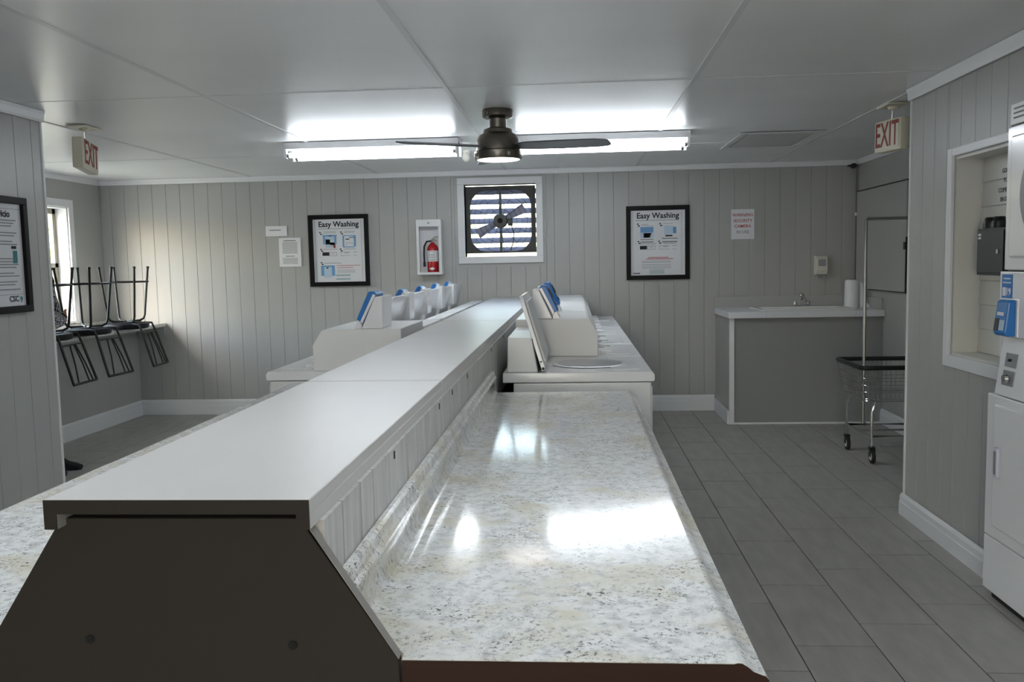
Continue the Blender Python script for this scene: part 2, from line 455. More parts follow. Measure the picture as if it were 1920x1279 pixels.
# wall behind the camera; the unseen glazed door is added for front light
wf = MB().box(XL-.12, -1.0, YN-.12, YN, 0, CZ).box(-.05, XR+.16, YN-.12, YN, 0, CZ).box(-1.0, -.05, YN-.12, YN, 2.08, CZ)
wall_front = struct(wf.obj('wall_front', wallM))
door = struct(MB().box(-1.0, -.88, YN-.09, YN-.05, .005, 2.08).box(-.17, -.05, YN-.09, YN-.05, .005, 2.08).box(-.88, -.17, YN-.09, YN-.05, 1.97, 2.08).box(-.88, -.17, YN-.09, YN-.05, .005, .25).obj('added_door_1', mat('door_paint', (200, 200, 198), .4), bevel=.003))
B(-.88, -.17, YN-.072, YN-.068, .25, 1.97).obj('pane', glassM, parent=door)
B(-.16, -.13, YN-.05, YN-.02, .95, 1.08).obj('door_handle', chromeM, parent=door, bevel=.005)

# crown mouldings
def crown(n, axis, const, sgn, a0, a1, h=.05, d=.022):
    poly = [(0, CZ-h), (d*.45, CZ-h), (d*.6, CZ-h*.8), (d*.75, CZ-h*.3), (d, CZ-.002), (0, CZ-.002)]
    if axis == 'y': mb = MB().prism([(const+sgn*p[0], p[1]) for p in poly], 'x', a0, a1)
    else: mb = MB().prism([(const+sgn*p[0], p[1]) for p in poly], 'y', a0, a1)
    return struct(mb.obj('trim_%d' % n, trimM))
crown(3, 'y', YB-.008, -1, AL, AR)
crown(4, 'x', XL+.008, 1, YN, YL+.012, .062, .024)
crown(5, 'x', XR-.008, -1, YN, YR+.012, .062, .024)
crown(6, 'x', AL, 1, YL, YB-.03)
crown(7, 'x', AR, -1, YR, YB-.03)
# baseboards
def baseb(side, axis, const, sgn, a0, a1, h, d=.016):
    poly = [(0, 0), (d, 0), (d, h*.60), (d*.8, h*.63), (d*.8, h*.86), (d*.4, h*.97), (0, h)]
    if axis == 'y': mb = MB().prism([(const+sgn*p[0], p[1]) for p in poly], 'x', a0, a1)
    else: mb = MB().prism([(const+sgn*p[0], p[1]) for p in poly], 'y', a0, a1)
    return struct(mb.obj('baseboard_'+side, trimM))
baseb('back', 'y', YB-.008, -1, KX, 1.338, .153)
baseb('left_low', 'x', KX, 1, YL+.1, YB-.03, .150)
baseb('left', 'x', XL+.008, 1, YN, YL+.01, .12)
baseb('right', 'x', XR-.008, -1, 3.765, YR+.015, .122, .018)
baseb('right_alcove', 'x', AR, -1, YR, 7.70, .13)
baseb('right_end', 'y', YR-.002, 1, XR-.02, AR-.02, .122)

# ================================================================== EXHAUST FAN WINDOW
win = struct(MB().box(-1.107, -.285, YB-.03, YB-.008, 2.213, 2.278).box(-1.107, -.285, YB-.03, YB-.008, 1.457, 1.522)
             .box(-1.107, -1.042, YB-.03, YB-.008, 1.522, 2.213).box(-.350, -.285, YB-.03, YB-.008, 1.522, 2.213)
             .box(-1.052, -1.042, YB-.008, YB+.13, 1.522, 2.213).box(-.35, -.34, YB-.008, YB+.13, 1.522, 2.213)
             .box(-1.052, -.34, YB-.008, YB+.13, 1.512, 1.522).box(-1.052, -.34, YB-.008, YB+.13, 2.213, 2.223)
             .obj('window_1', trimM, bevel=.003))
ef = thing('exhaust_fan', (-.696, YB+.03, 1.53), 'black framed exhaust fan with wire guard and louvers in the back wall opening', 'exhaust fan')
ex, ez, er = -.696, 1.866, .296
mb = MB(); NN = 40
outer = []; inner = []
for k in range(NN):
    t = 2*PI*k/NN; c, s_ = math.cos(t), math.sin(t)
    mxx = max(abs(c), abs(s_)); outer.append((ex+.338*c/mxx, ez+.012+.322*s_/mxx))
    r8 = .296/ (abs(c)**5+abs(s_)**5)**(1/5.0); r8 = min(r8, .350)
    inner.append((ex+r8*c, ez+r8*s_))
yf0, yf1 = YB+.045, YB+.06
vs = [(p[0], yf0, p[1]) for p in outer]+[(p[0], yf0, p[1]) for p in inner]+[(p[0], yf1, p[1]) for p in outer]+[(p[0], yf1, p[1]) for p in inner]
fs = []
for k in range(NN):
    j = (k+1) % NN
    fs += [(k, j, NN+j, NN+k), (2*NN+k, 3*NN+k, 3*NN+j, 2*NN+j), (NN+k, NN+j, 3*NN+j, 3*NN+k), (k, 2*NN+k, 2*NN+j, j)]
mb.add(vs, fs)
mb.obj('venturi_plate', mat('fan_plate_dark', (52, 50, 48), .5), parent=ef)
g = MB()
for k in range(12):
    t = 2*PI*k/12+.1
    g.tube([(ex+.06*math.cos(t), YB+.012, ez+.06*math.sin(t)), (ex+.30*math.cos(t), YB+.03, ez+.30*math.sin(t))], .0022, 5)
for r in (.11, .16, .21, .26, .30):
    g.tube([(ex+r*math.cos(2*PI*k/36), YB+.016+(r-.06)*.055, ez+r*math.sin(2*PI*k/36)) for k in range(36)], .0018, 4, closed=True)
g.obj('wire_guard', chairM, parent=ef)
mt = MB().lathe([(.03, 0), (.062, .004), (.072, .02), (.072, .06), (.05, .07)], (ex-.005, YB+.02, ez), 24, 'y').obj('motor', motorM, parent=ef, smooth=True)
MB().lathe([(.01, 0), (.026, .001), (.026, .006)], (ex-.005, YB+.013, ez), 20, 'y').obj('motor_cap', darkM, parent=mt)
MB().box(ex+.07, ex+.115, YB+.025, YB+.06, ez-.05, ez+.025).obj('wiring_box', motorM, parent=ef, bevel=.004)
MB().tube([(ex+.10, YB+.04, ez-.04), (ex+.125, YB+.035, ez-.12), (ex+.12, YB+.035, ez-.2), (ex+.09, YB+.04, ez-.29)], .005, 6).obj('cable', blackM, parent=ef, smooth=True)
MB().box(ex-.012, ex+.012, YB+.03, YB+.045, ez-.31, ez+.31).obj('motor_strut', motorM, parent=ef)
for k in range(4):
    t = PI/2*k+.5
    a = MB(); c0, s0 = math.cos(t), math.sin(t)
    P0 = lambda r, w, y: (ex+r*c0-w*s0, y, ez+r*s0+w*c0)
    a.add([P0(.05, -.025, YB+.07), P0(.26, -.055, YB+.066), P0(.26, .045, YB+.085), P0(.05, .025, YB+.085),
           P0(.05, -.025, YB+.072), P0(.26, -.055, YB+.068), P0(.26, .045, YB+.087), P0(.05, .025, YB+.087)],
          [(0,1,2,3),(7,6,5,4),(0,4,5,1),(1,5,6,2),(2,6,7,3),(3,7,4,0)])
    if k % 2 == 0: a.obj('fan_blade', slatM, parent=ef)
for k in range(7):
    zc = 1.585+k*.094
    MB().prism([(YB+.092, zc-.026), (YB+.095, zc-.028), (YB+.125, zc+.026), (YB+.122, zc+.028)], 'x', -1.04, -.352).obj('louver_slat', slatM, parent=ef)
MB().box(-1.03, -.36, YB+.04, YB+.05, 2.188, 2.20).obj('mounting_rail', blackM, parent=ef)

# ================================================================== LEFT WINDOW
win2 = struct(MB().box(AL, AL+.018, WY1, WY1+.075, WZ0-.03, WZ1+.07).box(AL, AL+.018, WY0-.075, WY0, WZ0-.03, WZ1+.07)
              .box(AL, AL+.018, WY0, WY1, WZ1, WZ1+.07).box(AL-.14, AL+.02, WY0, WY1, WZ0-.02, WZ0)
              .box(AL-.14, AL, WY1-.012, WY1, WZ0, WZ1).box(AL-.14, AL, WY0, WY0+.012, WZ0, WZ1).box(AL-.14, AL, WY0, WY1, WZ1-.012, WZ1)
              .obj('window_2', trimM, bevel=.002))
wfm = MB()
for (a, b_, c, d) in ((WY0+.012, WY1-.012, WZ0, WZ0+.05), (WY0+.012, WY1-.012, WZ1-.06, WZ1-.012), (WY0+.012, WY0+.06, WZ0, WZ1), (WY1-.06, WY1-.012, WZ0, WZ1), (WY0, WY1, 1.50, 1.54)):
    wfm.box(AL-.14, AL-.11, a, b_, c, d)
wfm.obj('window_frame', mat('aluminium_frame', (150, 146, 130), .45), parent=win2)
B(AL-.128, AL-.124, WY0+.05, WY1-.05, WZ0+.04, WZ1-.05).obj('pane', glassM, parent=win2)

# ================================================================== ISLAND
# divider
CXI = -.58
div = thing('island_divider', (CXI, 4.8, 0), 'long low divider with greige top boards running down the middle of the room', 'divider')
LX0, LX1, LZ1 = -.782, -.383, 1.127
B(-.755, -.395, 1.245, YB-.012, 0.0, 1.10).obj('core', endM, parent=div)
for (a, b_) in ((1.200, 2.462), (2.476, 5.055), (5.066, YB-.012)):
    mb = MB().box(LX0, LX1, a, b_, LZ1-.022, LZ1)
    mb.box(LX1-.02, LX1, a, b_, LZ1-.045, LZ1-.022).box(LX0, LX0+.02, a, b_, LZ1-.045, LZ1-.022)
    tb = mb.obj('top_board', lidM, parent=div, bevel=.0015, seg=1)
    if a == 1.2:
        MB().prism([(LX0+.0005, LZ1-.0005), (LX0+.0005, LZ1-.0445), (LX0+.02, LZ1-.0445), (LX0+.02, LZ1-.0215), (LX1-.02, LZ1-.0215), (LX1-.02, LZ1-.0445), (LX1-.0005, LZ1-.0445), (LX1-.0005, LZ1-.0005)], 'y', a-.0012, a+.0002).obj('edge_band', endM, parent=tb)
poly = [(-.770, 1.093), (-.407, 1.093), (-.266, .880), (-.262, .80), (-.262, 0.0), (-.915, 0.0), (-.915, .80), (-.911, .875)]
ep = MB().prism(poly, 'y', 1.222, 1.243).obj('end_panel', endM, parent=div, bevel=.001, seg=1)
# lit look of the sloping right edge, painted as a paler strip
ed = Vector((.139, 0, -.216)).normalized(); nr = Vector((.84, 0, .54))
p0 = Vector((-.405, 1.222, 1.096)); p1 = Vector((-.266, 1.222, .880))
mb = MB()
a, b_ = p0+nr*.0004, p1+nr*.0004
mb.add([a, b_, b_+Vector((0, .021, 0)), a+Vector((0, .021, 0)), a+nr*.001, b_+nr*.001, b_+nr*.001+Vector((0, .021, 0)), a+nr*.001+Vector((0, .021, 0))],
       [(0,1,2,3),(7,6,5,4),(0,4,5,1),(1,5,6,2),(2,6,7,3),(3,7,4,0)])
mb.obj('edge_strip', mat('lit_edge_grey', (150, 146, 142), .4), parent=ep)
for (sx_, sz_) in ((-.737, .906), (-.424, .900)):
    MB().lathe([(.007, 0), (.007, .0014)], (sx_, 1.2205, sz_), 14, 'y').obj('screw_hole', darkM, parent=ep)
yy = 1.245; k = 0
while yy < YB-.05:
    w = (.105, .118, .096, .112)[k % 4]; y2 = min(yy+w, YB-.012)
    MB().prism([(-.395, yy+.0018), (-.379, yy+.0018), (-.3765, yy+.004), (-.3765, y2-.004), (-.379, y2-.0018), (-.395, y2-.0018)], 'z', .80, 1.083).obj('side_board', washM, parent=div)
    yy = y2; k += 1
for y in (1.75, 2.36, 2.62, 3.0, 3.9, 4.6):
    MB().box(-.377, -.3745, y, y+.008, 1.060, 1.076).obj('clip', blackM, parent=div)
# counters
def counter(name, x_in, x_out, y0, y1, label, sg):
    t = thing(name, ((x_in+x_out)/2, (y0+y1)/2, 0), label, 'counter')
    zt = .88; e = x_out
    prof = [(x_in-.012*sg, zt), (e-sg*.050, zt), (e-sg*.044, zt+.0015), (e-sg*.038, zt+.001), (e-sg*.030, zt-.004), (e-sg*.022, zt-.011), (e-sg*.012, zt-.015),
            (e-sg*.004, zt-.018), (e, zt-.024), (e, zt-.038), (e-sg*.004, zt-.042), (x_in-.012*sg, zt-.042)]
    if sg > 0:      # the front strip is notched around the end panel of the divider
        cut = [(-.2605, zt)]+prof[1:-1]+[(-.2605, zt-.042)]
        MB().prism(prof, 'y', 1.2435, y1).prism(cut, 'y', y0, 1.2435).obj('worktop', granM, parent=t, smooth=True)
        prof = cut
    else: MB().prism(prof, 'y', y0, y1).obj('worktop', granM, parent=t, smooth=True)
    capp = [(p[0], p[1]-.0012 if p[1] > zt-.02 else p[1]) for p in prof]
    MB().prism(capp, 'y', y0-.0015, y0-.0001).obj('end_cap', brownM, parent=t)
    xb = x_in
    bs = [(xb-.018*sg, zt+.0002), (xb+.010*sg, zt+.0002), (xb+.003*sg, zt+.006), (xb-.001*sg, zt+.018), (xb-.003*sg, zt+.045), (xb-.001*sg, zt+.056), (xb+.006*sg, zt+.062),
          (xb+.006*sg, zt+.070), (xb-.001*sg, zt+.076), (xb-.001*sg, zt+.086), (xb-.003*sg, zt+.096), (xb-.009*sg, zt+.101), (xb-.018*sg, zt+.101)]
    MB().prism(bs, 'y', max(y0, 1.245), y1).obj('backsplash', granM, parent=t, smooth=True)
    MB().box(min(x_in, x_out-.12*sg)+.0, max(x_in, x_out-.12*sg), y0+.03, y1-.03, 0, zt-.043).obj('base_cabinet', mat('base_brown', (96, 84, 76), .5), parent=t)
    return t
counter('laminate_counter', -.357, .272, 1.222, 3.86, 'granite-look laminate folding counter on the right side of the divider', 1)
counter('laminate_counter', -.80, -1.445, 1.245, 4.17, 'granite-look laminate folding counter on the left side of the divider', -1)

# ================================================================== WASHERS
def washer(x_back, sg, y0, w, kind, reader, label, group):
    """sg=+1: front faces +x.  kind 'box' = tall control housing, 'lid' = small console with raised lid"""
    X = lambda d: x_back + sg*d
    def bx(d0, d1, a, b_, z0, z1): return MB().box(min(X(d0), X(d1)), max(X(d0), X(d1)), a, b_, z0, z1)
    t = thing('washing_machine', (X(.36), y0+w/2, 0), label, 'washing machine', group)
    y1 = y0+w
    bx(.05, .705, y0+.006, y1-.006, .04, .882).obj('cabinet', applG, parent=t, bevel=.006)
    bx(.706, .712, y0+.02, y1-.02, .12, .86).obj('front_panel', applM, parent=t, bevel=.002)
    for d in (.10, .66):
        for yy_ in (y0+.06, y1-.06):
            MB().lathe([(.02, 0), (.02, .012), (.01, .015), (.01, .04)], (X(d), yy_, 0), 12).obj('foot', rubM, parent=t)
    # top slab with raised rim and recessed deck
    zt = .932
    top = MB().prism([(X(0), .886), (X(.715), .886), (X(.722), .892), (X(.722), .918), (X(.712), zt), (X(0), zt)], 'y', y0, y1).obj('top_panel', applM, parent=t, bevel=.003)
    B(min(X(.05), X(.70)), max(X(.05), X(.70)), y0+.02, y1-.02, .882, .886).obj('seal', rubM, parent=top)
    bx(.52, .66, y0+.09, y1-.09, zt, zt+.004).obj('lid_recess', applM, parent=top, bevel=.002)
    if kind == 'box':
        pr = [(X(.02), zt+.001), (X(.475), zt+.001), (X(.475), 1.062), (X(.430), 1.136), (X(.415), 1.142), (X(.02), 1.142)]
        MB().prism(pr, 'y', y0+.004, y1-.03).obj('control_housing', applG, parent=t, bevel=.004)
        MB().box(min(X(.49), X(.56)), max(X(.49), X(.56)), y0+.14, y0+.17, zt, zt+.018).box(min(X(.49), X(.56)), max(X(.49), X(.56)), y1-.2, y1-.17, zt, zt+.018).obj('lid_hinge', applG, parent=t, bevel=.003)
        zb = 1.143; o = .0
        if reader:
            ya, yb = y0+.02, y0+.26
            MB().prism([(X(.12), zb), (X(.225), zb), (X(.152), 1.303), (X(.115), 1.306)], 'y', ya, yb).obj('meter_case', applM, parent=t, bevel=.004)
            rd = MB().prism([(X(.265), zb), (X(.228), zb), (X(.226), zb+.02), (X(.246), zb+.042)], 'y', ya+.02, yb-.02).obj('reader_base', applM, parent=t)
            c = MB().prism([(X(.258), 1.186), (X(.222), 1.172), (X(.150), 1.315), (X(.163), 1.330), (X(.192), 1.328)], 'y', ya+.03, yb-.03).obj('card_reader', blueM, parent=t, bevel=.006)
            MB().prism([(X(.236), 1.176), (X(.224), 1.170), (X(.153), 1.310), (X(.166), 1.316)], 'y', ya+.022, ya+.0301).obj('reader_plate', applM, parent=c)
            u = Vector((sg*.068, 0, -.141)).normalized(); n_ = Vector((sg*.90, 0, .43)).normalized()
            ctr = Vector((X(.2265), (ya+yb)/2, 1.2575))+n_*.0035
            def quad(hl, hw, off, M, nm, par):
                c0 = ctr+u*off; yv = Vector((0, 1, 0)); q4 = [c0+u*hl+yv*hw, c0+u*hl-yv*hw, c0-u*hl-yv*hw, c0-u*hl+yv*hw]
                MB().add([p-n_*.002 for p in q4]+[p+n_*.0015 for p in q4], [(0,1,2,3),(7,6,5,4),(0,4,5,1),(1,5,6,2),(2,6,7,3),(3,7,4,0)]).obj(nm, M, parent=par)
            quad(.028, .055, -.03, blackM, 'display', c); quad(.012, .04, .04, dblueM, 'card_slot', c)
    else:
        con = MB().prism([(X(.02), zt+.001), (X(.168), zt+.001), (X(.140), 1.098), (X(.025), 1.102)], 'y', y0+.03, y1-.02).obj('console', applG, parent=t, bevel=.004)
        # black sheet on the slope stands for the console's dark interior
        f0, f1 = Vector((X(.1685), 0, zt+.004)), Vector((X(.1415), 0, 1.094)); o_ = Vector((sg*.003, 0, .0005))
        mb = MB(); ya, yb = y0+.034, y1-.03
        A = [Vector((p.x, yv, p.z)) for p, yv in ((f0, ya), (f1, ya), (f1, yb), (f0, yb))]
        mb.add(A+[p+o_ for p in A], [(0,1,2,3),(7,6,5,4),(0,4,5,1),(1,5,6,2),(2,6,7,3),(3,7,4,0)])
        mb.obj('dark_interior_face', blackM, parent=con)
        # raised lid leaning back over the console
        dh0, dh1, hz = (.205, .100, 1.302) if sg > 0 else (.300, .222, 1.275)
        h0 = Vector((X(dh0), 0, zt+.010)); h1 = Vector((X(dh1), 0, hz)); L = h1-h0; U = L.normalized(); Nn = Vector((U.z*sg, 0, -U.x*sg))
        ya, yb = (y0+.035, y1-.05) if sg > 0 else (y0+.02, y0+.47); r = .05
        out = []
        for cy_, cl, t0 in ((ya+r, L.length-r, PI), (yb-r, L.length-r, PI/2)):
            for s_ in range(7):
                tt = t0-PI/2*s_/6; out.append((cy_+r*math.cos(tt), cl+r*math.sin(tt)))
        out += [(yb, 0), (ya, 0)]
        n = len(out); vs = []
        for off in (0, -.019):
            for (yv, l) in out: p = h0+U*l+Nn*off; vs.append((p.x, yv, p.z))
        mb = MB().add(vs, [tuple(range(n)), tuple(range(2*n-1, n-1, -1))]+[(i, i+n, (i+1) % n+n, (i+1) % n) for i in range(n)])
        lid = mb.obj('lid', applM, parent=t, bevel=.003)
        # inner pan of the lid
        ins = []; vs = []
        for (yv, l) in out:
            ins.append(((ya+yb)/2+(yv-(ya+yb)/2)*.82, L.length/2+(l-L.length/2)*.82))
        for off in (0.0, .010):
            for (yv, l) in ins: p = h0+U*l+Nn*off; vs.append((p.x, yv, p.z))
        MB().add(vs, [tuple(range(n)), tuple(range(2*n-1, n-1, -1))]+[(i, i+n, (i+1) % n+n, (i+1) % n) for i in range(n)]).obj('lid_liner', applG, parent=lid, bevel=.004)
        for l, rr in ((.01, .007), (.045, .004)):
            p = h0+U*l+Nn*-.009
            MB().lathe([(rr, 0), (rr, .008)], (p.x, ya-.008, p.z), 10, 'y').obj('hinge_screw', blackM, parent=lid)
        # open drum mouth
        MB().lathe([(.17, 0), (.19, .004), (.185, .006)], (X(.42), (y0+y1)/2, zt), 28).obj('drum_rim', applM, parent=top, smooth=True)
        MB().lathe([(.155, 0), (.165, .0065)], (X(.42), (y0+y1)/2, zt+.0005), 28).obj('drum_opening', mat('drum_steel', (120, 122, 124), .3, metal=.8), parent=top)
        if reader:
            yb2 = y0+.65; ya2 = y0+.485
            MB().prism([(X(0.195), 1.104), (X(0.300), 1.102), (X(0.230), 1.285), (X(0.190), 1.285)], 'y', ya2, yb2).obj('meter_case', applM, parent=t, bevel=.004)
            c = MB().prism([(X(0.335), 1.183), (X(0.307), 1.172), (X(0.235), 1.295), (X(0.248), 1.307), (X(0.267), 1.304)], 'y', ya2+.012, yb2-.012).obj('card_reader', blueM, parent=t, bevel=.006)
            MB().prism([(X(0.307), 1.172), (X(0.299), 1.167), (X(0.227), 1.290), (X(0.235), 1.295)], 'y', ya2+.01, yb2-.01).obj('reader_plate', applM, parent=c)
    return t
ordn = ['nearest', 'second', 'third', 'fourth', 'fifth', 'sixth and farthest']
for k in range(6):
    knd = 'lid' if k == 0 else 'box'
    desc = 'white top-load washer with its lid raised, ' if k == 0 else ('white washer with tall control housing and blue card reader, ' if k < 3 else 'white washer with plain tall control housing, ')
    washer(-.345, 1, 4.12+.705*k, .69, knd, k in (1, 2), desc+ordn[k]+' in right row', 'washers right of the divider')
for k in range(6):
    knd = 'box' if k == 0 else 'lid'
    desc = 'white washer with tall control housing and blue card reader, ' if k == 0 else ('white washer with raised lid and blue card reader, ' if k < 5 else 'white washer with raised lid and no reader, ')
    washer(-.845, -1, 4.29+.682*k, .668, knd, k < 5, desc+ordn[k]+' in left row', 'washers left of the divider')

# ================================================================== SINK COUNTER
sk_ = thing('sink_cabinet', (2.0, 8.05, 0), 'grey boxed-in sink cabinet with white top in the back right corner', 'sink cabinet')
B(1.372, AR-.002, 7.70, YB-.01, .0, .935).obj('cabinet_body', mat('cabinet_grey', (146, 148, 148), .45), parent=sk_)
B(1.352, 1.372, 7.70, YB-.012, 0, .935).obj('side_panel', wallM, parent=sk_)
B(1.350, 1.392, 7.682, 7.70, 0, .935).obj('corner_trim', trimM, parent=sk_, bevel=.002)
B(1.392, AR-.004, 7.690, 7.70, 0, .014).obj('floor_strip', trimM, parent=sk_)
B(1.334, 1.352, 7.70, YB-.03, 0, .12).obj('base_moulding', trimM, parent=sk_, bevel=.003)
ct = MB().box(1.335, 1.66, 7.655, YB-.03, .936, .992).box(2.42, AR-.002, 7.655, YB-.03, .936, .992).box(1.66, 2.42, 7.655, 7.82, .936, .992).box(1.66, 2.42, 8.22, YB-.03, .936, .992)
ct.obj('countertop', laminW, parent=sk_, bevel=.004)
B(1.335, AR-.002, YB-.03, YB-.012, .936, 1.095).obj('splashback', wallM, parent=sk_)
B(AR-.02, AR-.002, 7.70, YB-.03, .993, 1.09).obj('side_splash', wallM, parent=sk_)
sk2 = thing('sink_basin', (2.04, 8.02, .96), 'white drop-in sink basin in the corner cabinet top', 'sink')
mb = MB()
def ring(x0, x1, y0, y1, z): return [(x0, y0, z), (x1, y0, z), (x1, y1, z), (x0, y1, z)]
R_ = [ring(1.63, 2.45, 7.79, 8.25, .9925), ring(1.635, 2.445, 7.795, 8.245, 1.004), ring(1.68, 2.40, 7.83, 8.17, 1.004), ring(1.70, 2.38, 7.85, 8.15, .95), ring(1.76, 2.32, 7.89, 8.11, .937)]
vs = sum(R_, []); fs = []
for i in range(4):
    for k in range(4): fs.append((i*4+k, i*4+(k+1) % 4, (i+1)*4+(k+1) % 4, (i+1)*4+k))
fs.append((16, 17, 18, 19)); mb.add(vs, fs); mb.obj('basin', sinkM, parent=sk2, bevel=.004)
MB().lathe([(.02, 0), (.024, .002)], (2.04, 8.0, .937), 16).obj('drain', chromeM, parent=sk2)
fc = thing('faucet', (2.10, 8.21, 1.004), 'chrome faucet at the back of the corner sink', 'faucet')
B(2.02, 2.18, 8.185, 8.235, 1.004, 1.016).obj('base_plate', chromeM, parent=fc, bevel=.005)
MB().tube([(2.10, 8.21, 1.015), (2.10, 8.21, 1.06), (2.10, 8.19, 1.085), (2.10, 8.14, 1.095), (2.10, 8.08, 1.07), (2.10, 8.06, 1.055)], .011, 10).obj('spout', chromeM, parent=fc, smooth=True)
MB().ball((2.10, 8.215, 1.105), .024, 10, (1, 1, .8)).obj('lever_ball', chromeM, parent=fc, smooth=True)
for s_ in (-1, 1):
    MB().lathe([(.018, 0), (.02, .02), (.012, .035)], (2.10+s_*.06, 8.21, 1.016), 14).obj('handle', chromeM, parent=fc, smooth=True)
# towel roll + jug
pr = thing('paper_towel_roll', (2.50, 8.06, .992), 'white paper towel roll standing on the sink counter', 'towel roll')
MB().lathe([(.062, 0), (.062, .002), (.058, .24), (.046, .25), (.018, .25)], (2.50, 8.06, .993), 28).obj('roll', paperM, parent=pr, smooth=True)
MB().lathe([(.012, 0), (.012, .008)], (2.50, 8.06, 1.2425), 12).obj('core_tube', ginkM, parent=pr)
mb = MB().prism([(2.562, .994), (2.655, .994), (2.64, 1.01), (2.60, 1.06), (2.575, 1.21), (2.562, 1.225)], 'y', 8.0, 8.02)
mb.obj('loose_sheet', paperM, parent=pr)
sd = thing('soap_dispenser', (2.318, YB-.05, 1.265), 'cream wall soap dispenser above the corner sink', 'soap dispenser')
MB().prism([(YB-.008, 1.275), (YB-.075, 1.29), (YB-.095, 1.33), (YB-.085, 1.44), (YB-.06, 1.465), (YB-.008, 1.465)], 'x', 2.262, 2.372).obj('housing', whiteP, parent=sd, bevel=.008, smooth=False)
MB().box(2.285, 2.35, YB-.098, YB-.088, 1.37, 1.43).obj('window_slot', ginkM, parent=sd, bevel=.004)
B(2.30, 2.335, YB-.07, YB-.03, 1.255, 1.28).obj('nozzle', greyP, parent=sd, bevel=.003)

# hatch and conduit on right alcove wall
ht = thing('wall_hatch', (AR, 7.75, 1.15), 'grey painted hatch door with dark edge on the right alcove wall', 'hatch')
B(AR-.03, AR-.001, 7.14, 8.36, 1.16, 2.045).obj('hatch_panel', wallM, parent=ht, bevel=.003)
MB().box(AR-.034, AR-.001, 7.125, 7.14, 1.16, 1.60).box(AR-.034, AR-.001, 7.125, 8.36, 2.045, 2.053).box(AR-.033, AR-.001, 7.125, 8.0, 1.152, 1.16).obj('hatch_edge', blackM, parent=ht)
B(AR-.045, AR-.03, 7.12, 7.16, 1.50, 1.56).obj('latch', blackM, parent=ht, bevel=.003)
cdt = thing('conduit', (AR-.02, 8.40, 1.1), 'thin grey conduit pipe in the back right corner', 'conduit')
MB().tube([(AR-.02, 8.405, 1.12), (AR-.02, 8.405, 2.29)], .008, 8).obj('pipe', mat('conduit_grey', (110, 110, 108), .5), parent=cdt)
MB().lathe([(.014, 0), (.014, .03)], (AR-.02, 8.405, 1.83), 10).obj('coupling', trimM, parent=cdt)
sc = thing('security_camera', (2.60, YB-.05, 2.27), 'small black security camera under the crown at right back corner', 'camera')
B(2.56, 2.64, YB-.05, YB-.01, 2.285, 2.30).obj('mount', blackM, parent=sc, bevel=.002)
MB().lathe([(.022, 0), (.024, .01), (.024, .05), (.01, .055)], (2.60, YB-.09, 2.287), 16, 'y').obj('body', blackM, parent=sc, smooth=True)

